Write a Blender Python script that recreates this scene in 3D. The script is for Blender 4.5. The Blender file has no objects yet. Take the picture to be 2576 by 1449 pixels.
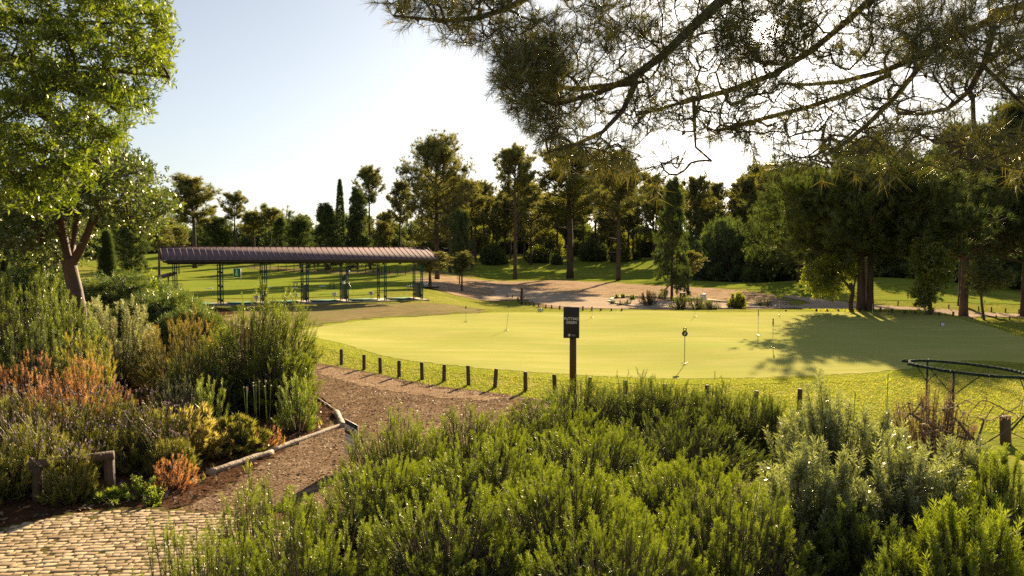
import bpy, math, random
import numpy as np
from mathutils import Vector, Matrix
R = math.radians
# ---------------------------------------------------------------- camera
F = 2003.0; CX = 1288.0; CY = 724.5; CAMZ = 3.1          # focal length and centre of the view in picture units
PITCH = math.atan((CY - 635.0) / F)
sc = bpy.context.scene; COL = sc.collection
cam = bpy.data.cameras.new("camera"); camo = bpy.data.objects.new("camera", cam); COL.objects.link(camo)
cam.sensor_width = 36; cam.lens = 36 * F / 2576; cam.clip_start = 0.1; cam.clip_end = 3000
camo.location = (0, 0, CAMZ); camo.rotation_euler = (R(90) - PITCH, 0, 0)
cam.dof.use_dof = True; cam.dof.focus_distance = 16; cam.dof.aperture_fstop = 9
sc.camera = camo
def ray(px, py):
    cx, cy = (px - CX) / F, -(py - CY) / F
    return np.array([cx, math.cos(PITCH) + cy * math.sin(PITCH), -math.sin(PITCH) + cy * math.cos(PITCH)])
def at(px, py, Y):
    d = ray(px, py); return np.array([0, 0, CAMZ]) + d * (Y / d[1])
# ---------------------------------------------------------------- sky and sun
sd = ray(1923, 75); sd = sd / np.linalg.norm(sd)
SEL = math.asin(sd[2]); SAZ = math.atan2(sd[0], sd[1])      # azimuth from +Y towards +X
LEL = SEL + R(5.0)
w = bpy.data.worlds.new("World"); sc.world = w; w.use_nodes = True
nt = w.node_tree; nt.nodes.clear()
def N(nt, t, **k):
    n = nt.nodes.new(t)
    for a, b in k.items(): setattr(n, a, b)
    return n
out = N(nt, 'ShaderNodeOutputWorld'); bg = N(nt, 'ShaderNodeBackground')
sky = N(nt, 'ShaderNodeTexSky', sky_type='NISHITA', sun_disc=False, sun_elevation=LEL, sun_rotation=SAZ)
sky.air_density = 1.0; sky.dust_density = 0.7; sky.ozone_density = 2.0; sky.altitude = 50
tc = N(nt, 'ShaderNodeTexCoord'); dot = N(nt, 'ShaderNodeVectorMath', operation='DOT_PRODUCT')
dot.inputs[1].default_value = tuple(sd)
nt.links.new(tc.outputs['Generated'], dot.inputs[0])
mr = N(nt, 'ShaderNodeMapRange', interpolation_type='SMOOTHSTEP'); mr.inputs[1].default_value = math.cos(R(1.3)); mr.inputs[2].default_value = math.cos(R(.7)); mr.inputs[3].default_value = 0; mr.inputs[4].default_value = 90
pw = N(nt, 'ShaderNodeMath', operation='POWER'); pw.inputs[1].default_value = 160; mx = N(nt, 'ShaderNodeMath', operation='MAXIMUM'); mx.inputs[1].default_value = 0
nt.links.new(dot.outputs['Value'], mr.inputs[0]); nt.links.new(dot.outputs['Value'], mx.inputs[0]); nt.links.new(mx.outputs[0], pw.inputs[0])
m2 = N(nt, 'ShaderNodeMath', operation='MULTIPLY'); m2.inputs[1].default_value = 12.0; nt.links.new(pw.outputs[0], m2.inputs[0])
ad = N(nt, 'ShaderNodeMath', operation='ADD'); nt.links.new(mr.outputs[0], ad.inputs[0]); nt.links.new(m2.outputs[0], ad.inputs[1])
cm = N(nt, 'ShaderNodeVectorMath', operation='SCALE'); cm.inputs[0].default_value = (1.0, 0.93, 0.80); nt.links.new(ad.outputs[0], cm.inputs['Scale'])
ac = N(nt, 'ShaderNodeVectorMath', operation='ADD'); hs = N(nt, 'ShaderNodeHueSaturation'); hs.inputs['Saturation'].default_value = .5; hs.inputs['Value'].default_value = .72; nt.links.new(sky.outputs[0], hs.inputs['Color']); nt.links.new(hs.outputs[0], ac.inputs[0]); nt.links.new(cm.outputs[0], ac.inputs[1])
nt.links.new(ac.outputs[0], bg.inputs[0]); bg.inputs[1].default_value = 0.05
nt.links.new(bg.outputs[0], out.inputs[0])
sl = bpy.data.lights.new("sun", 'SUN'); so = bpy.data.objects.new("sun", sl); COL.objects.link(so)
sl.energy = 5.0; sl.angle = R(0.6); sl.color = (1.0, 0.80, 0.50)
so.rotation_euler = Vector((-math.sin(SAZ) * math.cos(LEL), -math.cos(SAZ) * math.cos(LEL), -math.sin(LEL))).to_track_quat('-Z', 'Y').to_euler()
sc.view_settings.view_transform = 'Standard'; sc.view_settings.look = 'None'; sc.view_settings.exposure = 1.82; sc.view_settings.gamma = 1
sc.cycles.max_bounces = 6; sc.cycles.transparent_max_bounces = 8; sc.cycles.diffuse_bounces = 2; sc.cycles.glossy_bounces = 2; sc.cycles.transmission_bounces = 4
sc.cycles.volume_bounces = 0
sc.cycles.use_adaptive_sampling = True; sc.cycles.use_denoising = False; sc.cycles.adaptive_threshold = .006; sc.cycles.sample_clamp_indirect = 2; sc.cycles.filter_width = 1.6
# ---------------------------------------------------------------- terrain
def ss(a, b, x):
    t = np.clip((x - a) / (b - a), 0, 1); return t * t * (3 - 2 * t)
def gz(x, y):
    x = np.asarray(x, float); y = np.asarray(y, float)
    u = x / np.maximum(y, 1)
    s = ss(-0.13, 0.0, u) * ss(30, 42, y)
    zl = np.interp(y, [0, 50, 70, 105, 150, 200, 300, 500], [0, 0.05, -.15, -.2, .7, 3.2, 5.5, 9])
    zr = np.interp(y, [0, 39, 42, 45, 50, 60, 75, 130, 165, 200, 300, 500], [0, 0.02, 0, -.15, -.55, -1.2, -1.35, -1.3, 0.9, 2.7, 5.5, 9])
    z = zl * (1 - s) + zr * s
    d = x - np.interp(y, [5, 20, 26, 42, 60], [22, 16.5, 17.0, 21.5, 26])
    z = z - 0.8 * ss(0, 5, d) * ss(70, 50, y) * ss(12, 22, y)
    z = z + 1.5 * np.exp(-((x - 42) / 14) ** 2 - ((y - 92) / 12) ** 2)        # mound on the right fairway
    z = z + 1.15 * np.exp(-((x + 15) / 6.5) ** 2 - ((y - 23) / 6.5) ** 2)     # planted bank on the left
    z = z + 0.35 * np.exp(-((x + 9.5) / 3) ** 2 - ((y - 14.5) / 3) ** 2)
    z = z + 0.6 * ss(-2.0, -0.6, x) * ss(12.5, 6, y) * ss(-30, -5, y)
    z = z + 0.05 * np.sin(x * .55 + .4 * y) * np.sin(.31 * y + 1) * ss(10, 22, y) + .02 * np.sin(.9 * x + 2) * ss(12, 20, y)
    z = z + 0.35 * np.sin(x * .06 + 1) * np.sin(y * .07) * ss(60, 110, y)
    return z
def gnd(px, py):
    d = ray(px, py); d = d / d[1]
    ys = np.geomspace(2, 600, 3000); zz = CAMZ + d[2] * ys - gz(d[0] * ys, ys)
    i = np.argmax(zz < 0)
    if zz[i] >= 0: i = len(ys) - 1
    i = max(i, 1); a, b = zz[i - 1], zz[i]
    t = a / (a - b) if a != b else 0
    Y = ys[i - 1] + (ys[i] - ys[i - 1]) * min(max(t, 0), 1); X = d[0] * Y
    return np.array([X, Y, float(gz(X, Y))])
# ---------------------------------------------------------------- mesh helpers
class Geo:
    def __init__(s): s.V = []; s.F = []; s.T = []; s.n = 0; s.M = []
    def add(s, V, Fc, tint=0.5, mat=0):
        V = np.asarray(V, np.float32).reshape(-1, 3); Fc = np.asarray(Fc, np.int64)
        if len(V) == 0: return s
        s.V.append(V); s.F.append(Fc + s.n); s.n += len(V)
        s.T.append(np.broadcast_to(np.asarray(tint, np.float32), (len(V),)))
        s.M.append(np.full(len(Fc), mat, np.int32)); return s
def build(name, g, mats, parent=None, loc=None, smooth=False, link=True):
    if not isinstance(mats, (list, tuple)): mats = [mats]
    V = np.concatenate(g.V); T = np.concatenate(g.T)
    if parent is not None and loc is None: loc = parent.location
    L = np.array(loc if loc is not None else (0, 0, 0), np.float32); V = V - L
    me = bpy.data.meshes.new(name)
    li = np.concatenate([f.ravel() for f in g.F]).astype(np.int32)
    ls = np.concatenate([np.full(len(f), f.shape[1]) for f in g.F])
    st = np.concatenate([[0], np.cumsum(ls)[:-1]]).astype(np.int32)
    me.vertices.add(len(V)); me.vertices.foreach_set('co', V.ravel())
    me.loops.add(len(li)); me.loops.foreach_set('vertex_index', li)
    me.polygons.add(len(ls)); me.polygons.foreach_set('loop_start', st)
    me.polygons.foreach_set('material_index', np.concatenate(g.M))
    me.update(calc_edges=True)
    if smooth: me.polygons.foreach_set('use_smooth', np.ones(len(ls), bool))
    a = me.attributes.new('tint', 'FLOAT', 'POINT'); a.data.foreach_set('value', T)
    for m in mats: me.materials.append(m)
    o = bpy.data.objects.new(name, me)
    if parent is not None: o.parent = parent
    else: o.location = L
    if link: COL.objects.link(o)
    return o
def tag(o, label=None, cat=None, group=None, kind=None):
    if label: o['label'] = label
    if cat: o['category'] = cat
    if group: o['group'] = group
    if kind: o['kind'] = kind
    return o
def thing(name, loc, label, cat, group=None, rz=0, s=1):
    o = bpy.data.objects.new(name, None); COL.objects.link(o); o.location = tuple(map(float, loc)); o.empty_display_size = .2
    o.rotation_euler = (0, 0, rz); o.scale = (s, s, s)
    return tag(o, label, cat, group)
def dup(root, loc, rz=0, s=(1, 1, 1), label=None, cat=None, group=None):
    r = root.copy(); COL.objects.link(r); r.location = tuple(map(float, loc)); r.rotation_euler = (0, 0, rz); r.scale = s
    if label: r['label'] = label
    if group: r['group'] = group
    if cat: r['category'] = cat
    for ch in list(root.children):
        c = ch.copy(); COL.objects.link(c); c.parent = r
        for g2 in ch.children:
            d = g2.copy(); COL.objects.link(d); d.parent = c
    return r
def box(c, s, ax=None):
    c = np.array(c, float); h = np.array(s, float) / 2
    P = np.array([[i, j, k] for i in (-1, 1) for j in (-1, 1) for k in (-1, 1)]) * h
    if ax is not None: P = P @ np.array(ax, float)       # rows of ax = local axes
    Fc = [[0, 1, 3, 2], [4, 6, 7, 5], [0, 4, 5, 1], [2, 3, 7, 6], [0, 2, 6, 4], [1, 5, 7, 3]]
    return P + c, Fc
def perp(D):
    D = D / np.maximum(np.linalg.norm(D, axis=-1, keepdims=True), 1e-9)
    ref = np.where(np.abs(D[..., 2:3]) < .95, np.array([0, 0, 1.0]), np.array([1.0, 0, 0]))
    X = np.cross(ref, D); X /= np.maximum(np.linalg.norm(X, axis=-1, keepdims=True), 1e-9)
    return X, np.cross(D, X), D
def tube(P, r, n=8, cap=True, wob=0, rng=None):
    P = np.array(P, float); r = np.broadcast_to(np.array(r, float), (len(P),))
    D = np.gradient(P, axis=0); X, Y, Z = perp(D)
    for i in range(1, len(P)):                       # keep frames aligned
        if np.dot(X[i], X[i - 1]) < 0: X[i] *= -1; Y[i] *= -1
    a = np.arange(n) * 2 * np.pi / n
    rr = r[:, None] * np.ones(n)
    if wob: rr = rr * (1 + wob * (rng.random((len(P), n)) - .5))
    V = P[:, None] + rr[..., None] * (np.cos(a)[None, :, None] * X[:, None] + np.sin(a)[None, :, None] * Y[:, None])
    V = V.reshape(-1, 3); Fc = []
    for i in range(len(P) - 1):
        for j in range(n):
            k = (j + 1) % n; Fc.append([i * n + j, i * n + k, (i + 1) * n + k, (i + 1) * n + j])
    if cap:
        V = np.vstack([V, P[:1], P[-1:]]); b, t = len(V) - 2, len(V) - 1; m = (len(P) - 1) * n
        for j in range(n):
            k = (j + 1) % n; Fc.append([b, k, j, j]); Fc.append([t, m + j, m + k, m + k])
        Fc3 = np.array([f[:3] for f in Fc[-2 * n:]]); Fc = np.array(Fc[:-2 * n]); return V, Fc, Fc3
    return V, np.array(Fc), None
def addtube(g, P, r, n=8, tint=.5, mat=0, wob=0, rng=None):
    V, Q, T3 = tube(P, r, n, True, wob, rng); k = g.n
    g.add(V, Q, tint, mat)
    g.F.append(T3 + k); g.M.append(np.full(len(T3), mat, np.int32))
def addbox(g, c, s, ax=None, tint=.5, mat=0):
    V, Fc = box(c, s, ax); g.add(V, Fc, tint, mat)
def segs(g, A, B, ra, rb, n=4, tint=.5, mat=0):
    A = np.asarray(A, float); B = np.asarray(B, float)
    if len(A) == 0: return
    X, Y, Z = perp(B - A); a = np.arange(n) * 2 * np.pi / n
    C = np.cos(a)[None, :, None] * X[:, None] + np.sin(a)[None, :, None] * Y[:, None]
    ra = np.broadcast_to(ra, (len(A),)); rb = np.broadcast_to(rb, (len(A),))
    V = np.concatenate([A[:, None] + C * ra[:, None, None], B[:, None] + C * rb[:, None, None]], 1)
    f = np.array([[j, (j + 1) % n, n + (j + 1) % n, n + j] for j in range(n)])
    Fc = (f[None] + (np.arange(len(A)) * 2 * n)[:, None, None]).reshape(-1, 4)
    if np.ndim(tint): tint = np.repeat(tint, 2 * n)
    g.add(V.reshape(-1, 3), Fc, tint, mat)
def place(g, tV, tF, P, D, S, rng, tint=None, mat=0, tt=None, up=False):
    """copies of a leafy template at points P, its z axis along D"""
    P = np.asarray(P, float); n = len(P)
    if n == 0: return
    X, Y, Z = perp(np.asarray(D, float)); sp = rng.random(n) * 2 * np.pi
    if up: sp = sp * 0
    c, s = np.cos(sp)[:, None], np.sin(sp)[:, None]; X, Y = X * c + Y * s, -X * s + Y * c
    S = np.broadcast_to(np.asarray(S, float), (n,))
    V = P[:, None] + S[:, None, None] * (tV[None, :, 0:1] * X[:, None] + tV[None, :, 1:2] * Y[:, None] + tV[None, :, 2:3] * Z[:, None])
    Fc = (tF[None] + (np.arange(n) * len(tV))[:, None, None]).reshape(-1, tF.shape[1])
    if tint is None: tint = rng.random(n)
    T = np.repeat(np.broadcast_to(tint, (n,)), len(tV))
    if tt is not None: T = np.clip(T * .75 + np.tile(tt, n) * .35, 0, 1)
    g.add(V.reshape(-1, 3), Fc, T, mat)
# ---------------------------------------------------------------- materials
def newmat(name):
    m = bpy.data.materials.new(name); m.use_nodes = True; m.node_tree.nodes.clear(); return m, m.node_tree
def mixc(nt, fac, a, b):
    n = N(nt, 'ShaderNodeMix', data_type='RGBA'); n.inputs[0].default_value = .5
    if fac is not None:
        nt.links.new(fac, n.inputs[0])
    for i, v in ((6, a), (7, b)):
        if isinstance(v, tuple): n.inputs[i].default_value = (*v, 1)
        else: nt.links.new(v, n.inputs[i])
    return n.outputs[2]
def ramp(nt, fac, lo, hi):
    n = N(nt, 'ShaderNodeMapRange'); nt.links.new(fac, n.inputs[0]); n.inputs[1].default_value = lo; n.inputs[2].default_value = hi; n.clamp = True
    return n.outputs[0]
def noise(nt, scale, detail=3, sx=(1, 1, 1), coord='pos', rough=.55):
    if coord == 'pos': v = N(nt, 'ShaderNodeNewGeometry').outputs['Position']
    else: v = N(nt, 'ShaderNodeTexCoord').outputs['Object']
    mp = N(nt, 'ShaderNodeMapping'); mp.inputs['Scale'].default_value = sx; nt.links.new(v, mp.inputs[0])
    n = N(nt, 'ShaderNodeTexNoise'); n.inputs['Scale'].default_value = scale; n.inputs['Detail'].default_value = detail; n.inputs['Roughness'].default_value = rough
    nt.links.new(mp.outputs[0], n.inputs['Vector']); return n.outputs[0]
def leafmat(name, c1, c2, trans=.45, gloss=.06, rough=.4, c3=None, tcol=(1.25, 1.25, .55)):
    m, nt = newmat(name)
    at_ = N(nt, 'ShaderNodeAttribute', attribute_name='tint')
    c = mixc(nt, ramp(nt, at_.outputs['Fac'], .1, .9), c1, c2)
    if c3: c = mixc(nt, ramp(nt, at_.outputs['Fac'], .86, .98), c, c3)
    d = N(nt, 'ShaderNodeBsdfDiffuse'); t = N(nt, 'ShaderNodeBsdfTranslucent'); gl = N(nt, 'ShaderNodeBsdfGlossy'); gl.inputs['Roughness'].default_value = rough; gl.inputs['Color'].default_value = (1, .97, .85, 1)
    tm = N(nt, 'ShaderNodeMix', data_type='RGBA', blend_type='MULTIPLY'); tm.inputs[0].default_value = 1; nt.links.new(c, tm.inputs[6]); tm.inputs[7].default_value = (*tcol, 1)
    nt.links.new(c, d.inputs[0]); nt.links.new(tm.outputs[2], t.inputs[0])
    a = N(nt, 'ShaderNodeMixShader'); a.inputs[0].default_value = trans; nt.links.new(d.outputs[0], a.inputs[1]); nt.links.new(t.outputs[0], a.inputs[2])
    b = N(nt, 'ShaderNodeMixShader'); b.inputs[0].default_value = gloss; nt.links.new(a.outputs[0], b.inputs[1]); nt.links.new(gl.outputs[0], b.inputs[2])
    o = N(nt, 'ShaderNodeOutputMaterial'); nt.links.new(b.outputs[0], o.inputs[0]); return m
def mat(name, c1, c2=None, scale=8, rough=.7, metal=0, bump=0, sx=(1, 1, 1), bscale=None, detail=4, coord='obj', spec=.4):
    m, nt = newmat(name); p = N(nt, 'ShaderNodeBsdfPrincipled'); o = N(nt, 'ShaderNodeOutputMaterial'); nt.links.new(p.outputs[0], o.inputs[0])
    p.inputs['Roughness'].default_value = rough; p.inputs['Metallic'].default_value = metal; p.inputs['Specular IOR Level'].default_value = spec
    if c2 is None: c2 = tuple(v * .8 for v in c1)
    c = mixc(nt, ramp(nt, noise(nt, scale, detail, sx, coord), .35, .65), c1, c2); nt.links.new(c, p.inputs[0])
    if bump:
        b = N(nt, 'ShaderNodeBump'); b.inputs['Strength'].default_value = bump; b.inputs['Distance'].default_value = .02
        nt.links.new(noise(nt, bscale or scale * 3, 4, sx, coord), b.inputs['Height']); nt.links.new(b.outputs[0], p.inputs['Normal'])
    return m
def groundmat(name, cols, edge=False, amp=.3, ns=6, bump=.5, bs=40, big=.25, fine=30, lo=.4, hi=.6, finec=None, stretch=(1, 1, 1), bdist=.03):
    """cols: three colours mixed by two noises; optional ragged transparent border from the 'edge' attribute"""
    m, nt = newmat(name); d = N(nt, 'ShaderNodeBsdfPrincipled'); o = N(nt, 'ShaderNodeOutputMaterial')
    d.inputs['Roughness'].default_value = .85; d.inputs['Specular IOR Level'].default_value = 0.0
    a, b, c = cols
    x = mixc(nt, ramp(nt, noise(nt, big, 5), .38, .62), a, b)
    x = mixc(nt, ramp(nt, noise(nt, fine, 4, stretch), lo, hi), x, c)
    if finec: x = mixc(nt, ramp(nt, noise(nt, fine * .17, 5, stretch), .55, .72), x, finec)
    nt.links.new(x, d.inputs[0])
    if bump:
        bb = N(nt, 'ShaderNodeBump'); bb.inputs['Strength'].default_value = bump; bb.inputs['Distance'].default_value = bdist
        nt.links.new(noise(nt, bs, 4), bb.inputs['Height']); nt.links.new(bb.outputs[0], d.inputs['Normal'])
    sh = d.outputs[0]
    if edge:
        e = N(nt, 'ShaderNodeAttribute', attribute_name='tint'); nz = noise(nt, ns, 5)
        s = N(nt, 'ShaderNodeMath', operation='SUBTRACT'); nt.links.new(nz, s.inputs[0]); s.inputs[1].default_value = .5
        q = N(nt, 'ShaderNodeMath', operation='MULTIPLY_ADD'); nt.links.new(s.outputs[0], q.inputs[0]); q.inputs[1].default_value = amp * 4; nt.links.new(e.outputs['Fac'], q.inputs[2])
        r_ = ramp(nt, q.outputs[0], -.02 * max(1, amp), .04 * max(1, amp))
        tr = N(nt, 'ShaderNodeBsdfTransparent'); ms = N(nt, 'ShaderNodeMixShader'); nt.links.new(r_, ms.inputs[0]); nt.links.new(tr.outputs[0], ms.inputs[1]); nt.links.new(sh, ms.inputs[2]); sh = ms.outputs[0]
    nt.links.new(sh, o.inputs[0]); return m
# ---------------------------------------------------------------- ground sheets
def ground_sheet():
    rr = np.concatenate([[0.01], np.geomspace(1.2, 900, 330)]); ang = np.radians(np.concatenate([np.arange(-50, 50, .5), np.arange(50, 310, 4)]))
    A, Rr = np.meshgrid(ang, rr); X = np.sin(A) * Rr; Y = np.cos(A) * Rr
    V = np.stack([X, Y, gz(X, Y)], -1).reshape(-1, 3); n = len(ang); f = []
    i, j = np.meshgrid(np.arange(len(rr) - 1), np.arange(n), indexing='ij'); k = (j + 1) % n
    f = np.stack([i * n + j, (i + 1) * n + j, (i + 1) * n + k, i * n + k], -1).reshape(-1, 4)
    g = Geo(); g.add(V, f); return g
def sdist(poly, X, Y):
    """signed distance, positive inside"""
    P = np.array(poly)[:, :2]; n = len(P); d = np.full(X.shape, 1e9); ins = np.zeros(X.shape, bool)
    for i in range(n):
        a, b = P[i], P[(i + 1) % n]; e = b - a; wx, wy = X - a[0], Y - a[1]
        t = np.clip((wx * e[0] + wy * e[1]) / max(e @ e, 1e-9), 0, 1)
        d = np.minimum(d, np.hypot(wx - t * e[0], wy - t * e[1]))
        c1 = (a[1] > Y) != (b[1] > Y); xi = a[0] + (Y - a[1]) * e[0] / (e[1] if abs(e[1]) > 1e-9 else 1e-9)
        ins ^= c1 & (X < xi)
    return np.where(ins, d, -d)
def smooth_poly(P, it=2):
    P = np.array(P, float)
    for _ in range(it):
        Q = np.roll(P, -1, 0); P = np.stack([.75 * P + .25 * Q, .25 * P + .75 * Q], 1).reshape(-1, P.shape[1])
    return P
def patch(name, poly, m, cell, off, margin=0, px=True, smooth=2):
    P = np.array([gnd(*p) for p in poly]) if px else np.array(poly, float)
    if smooth: P = smooth_poly(P[:, :2], smooth)
    mn, mx_ = P[:, :2].min(0) - margin - cell, P[:, :2].max(0) + margin + cell
    xs = np.arange(mn[0], mx_[0], cell); ys = np.arange(mn[1], mx_[1], cell)
    X, Y = np.meshgrid(xs, ys, indexing='ij'); D = sdist(P, X, Y)
    ny = len(ys); i, j = np.meshgrid(np.arange(len(xs) - 1), np.arange(ny - 1), indexing='ij')
    f = np.stack([i * ny + j, (i + 1) * ny + j, (i + 1) * ny + j + 1, i * ny + j + 1], -1).reshape(-1, 4)
    Df = D.ravel(); keep = (Df[f].max(1) > -margin); f = f[keep]
    used = np.unique(f); mp = np.zeros(D.size, int); mp[used] = np.arange(len(used))
    V = np.stack([X.ravel()[used], Y.ravel()[used], (gz(X, Y) + off).ravel()[used]], -1)
    g = Geo(); g.add(V, mp[f], Df[used]); o = build(name, g, m); tag(o, kind='structure'); return o, P
# ================================================================ setting
rng = np.random.default_rng(7)
M = {}
M['rough'] = groundmat('rough_grass', ((.235, .235, .04), (.32, .285, .07), (.15, .18, .03)), bump=.9, bs=9, big=.12, fine=5, finec=(.36, .31, .10), bdist=.06)
M['green'] = groundmat('putting_turf', ((.37, .36, .105), (.46, .415, .15), (.34, .35, .09)), True, .12, 3, bump=.3, bs=60, big=.3, fine=.8, lo=.35, hi=.65, finec=(.33, .36, .10), stretch=(.3, 2.2, 1), bdist=.008)
M['fair'] = groundmat('fairway_turf', ((.20, .23, .035), (.30, .28, .05), (.14, .20, .028)), True, 1.5, .4, bump=.5, bs=8, big=.06, fine=.9, stretch=(.4, 2, 1))
M['worn'] = groundmat('worn_turf', ((.20, .15, .075), (.13, .14, .045), (.27, .20, .11)), True, .8, .8, bump=.5, bs=15, big=.35, fine=3, finec=(.17, .20, .05), stretch=(.5, 1.4, 1))
M['dirt'] = groundmat('bare_dirt', ((.36, .24, .15), (.27, .17, .10), (.44, .32, .22)), True, 1.2, .6, bump=1, bs=6, big=.15, fine=1.6, finec=(.20, .17, .06), bdist=.08, stretch=(.6, 1.3, 1))
M['sand'] = groundmat('sandy_gravel', ((.40, .30, .22), (.33, .25, .18), (.46, .36, .27)), True, .5, 1.2, bump=.5, bs=20, big=.4, fine=6)
M['mulch'] = groundmat('bark_mulch', ((.22, .145, .09), (.32, .23, .155), (.13, .08, .05)), True, .10, 8, bump=1, bs=35, big=.9, fine=28, finec=(.36, .25, .17), bdist=.04, lo=.42, hi=.56)
M['bed'] = groundmat('bed_soil', ((.10, .05, .028), (.15, .08, .05), (.05, .028, .018)), True, .15, 5, bump=1, bs=30, big=.8, fine=25, bdist=.05)
M['forest'] = groundmat('pine_litter', ((.30, .19, .11), (.22, .15, .08), (.16, .18, .05)), True, 3, .15, bump=.5, bs=4, big=.08, fine=.6)
M['mortar'] = groundmat('joint_soil', ((.13, .10, .05), (.16, .17, .04), (.08, .05, .03)), bump=.6, bs=60, big=3, fine=25)
o = build('ground', ground_sheet(), M['rough'], smooth=True); tag(o, kind='structure')
GREEN = [(722, 836), (800, 822), (900, 808), (1040, 797), (1200, 789), (1350, 785.5), (1500, 784.5), (1700, 784), (2000, 784), (2250, 785), (2330, 790), (2420, 802), (2500, 825), (2580, 852), (2700, 885), (2700, 925), (2576, 915), (2420, 905), (2300, 930), (2050, 948), (1750, 955), (1450, 945), (1250, 932), (1080, 915), (960, 898), (870, 868), (780, 848)]
_gp = smooth_poly(np.array([gnd(*p) for p in GREEN])[:, :2], 1); _c = _gp.mean(0); _gp = _c + (_gp - _c) * (1 + .9 / np.linalg.norm(_gp - _c, axis=1))[:, None]
M['collar'] = groundmat('collar_turf', ((.27, .29, .045), (.33, .32, .06), (.22, .25, .035)), True, .15, 3, bump=.5, bs=25, big=.4, fine=4)
patch('green_collar', _gp, M['collar'], .25, .007, px=False, smooth=1)
patch('putting_green', GREEN, M['green'], .22, .014)
patch('worn_turf', [(560, 800), (640, 770), (800, 770), (1060, 763), (1180, 772), (1250, 788), (1040, 794), (880, 806), (740, 826), (640, 830)], M['worn'], .5, .02, 1)
patch('dirt_clearing', [(1040, 700), (1110, 690), (1190, 704), (1330, 706), (1500, 710), (1600, 716), (1700, 722), (1850, 728), (1960, 744), (2010, 776), (1700, 781), (1420, 777), (1345, 771), (1320, 752), (1200, 757), (1130, 738), (1060, 722)], M['dirt'], .9, .035, 2)
patch('sandy_track', [(1190, 752), (1260, 735), (1180, 712), (1290, 722), (1360, 733), (1560, 752), (1700, 760), (1900, 764), (2010, 770), (2000, 777), (1700, 779), (1420, 775), (1350, 764), (1300, 748), (1230, 757)], M['sand'], .7, .055, 1)
patch('gravel_path', [(1955, 741), (2060, 752), (2150, 764), (2260, 772), (2420, 784), (2600, 792), (2700, 798), (2700, 806), (2576, 801), (2440, 795), (2300, 785), (2180, 779), (2060, 778), (1990, 777), (2010, 768), (2050, 763)], M['sand'], .5, .05, 1)
patch('fairway', [(300, 634), (420, 628), (1180, 632), (1180, 700), (1000, 735), (600, 758), (440, 745), (290, 690), (200, 660)], M['fair'], 1.6, .03, 3)
patch('upper_fairway', [(1190, 655), (1420, 650), (1700, 655), (1850, 690), (2200, 700), (2700, 702), (2750, 770), (2300, 760), (2000, 742), (1850, 724), (1620, 712), (1450, 704), (1200, 700)], M['fair'], 1.6, .03, 3)
patch('range_litter', [(600, 668), (760, 676), (1000, 684), (1180, 692), (1180, 699), (1000, 693), (760, 686), (600, 676)], M['forest'], 2, .06, 4)
patch('forest_floor', [(-500, 628), (300, 622), (760, 628), (1150, 648), (1200, 640), (1480, 640), (1700, 650), (1880, 690), (2700, 700), (3000, 690), (3000, 616), (-500, 612)], M['forest'], 3.5, .05, 6)
pass_bed = [(-500, 1500), (-200, 1380), (130, 1303), (310, 1282), (480, 1292), (690, 1150), (845, 1068), (850, 1035), (800, 1000), (765, 960), (775, 912), (750, 868), (640, 800), (450, 750), (200, 735), (-100, 735), (-600, 760), (-900, 1100)]
patch('flower_bed', pass_bed, M['bed'], .12, .012, .6)
MUL = [(440, 1290), (560, 1236), (690, 1150), (845, 1068), (850, 1035), (800, 1000), (765, 960), (775, 912), (860, 925), (960, 945), (1060, 968), (1180, 984), (1320, 1001), (1440, 1022), (1600, 1040), (1800, 1050), (2100, 1080), (2300, 1200), (2400, 1700), (300, 1700), (300, 1330)]
MULX = MUL
_, MULP = patch('mulch_path', MUL, M['mulch'], .07, .03, .3)
patch('worn_sand', [(785, 922), (870, 932), (960, 952), (1060, 975), (1180, 992), (1290, 1006), (1200, 1012), (1080, 1000), (960, 985), (860, 962), (800, 945)], groundmat('worn_sand', ((.40, .29, .20), (.33, .23, .15), (.24, .15, .09)), True, .3, 3, bump=.6, bs=30, big=1, fine=12), .1, .036, .2)
COB = [(-150, 1392), (-40, 1352), (60, 1326), (130, 1311), (220, 1296), (310, 1288), (400, 1290), (500, 1298), (640, 1310), (800, 1330), (900, 1900), (-900, 1900), (-700, 1600)]
_, COBP = patch('path_bedding', COB, M['mortar'], .1, .036, 0)
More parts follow.
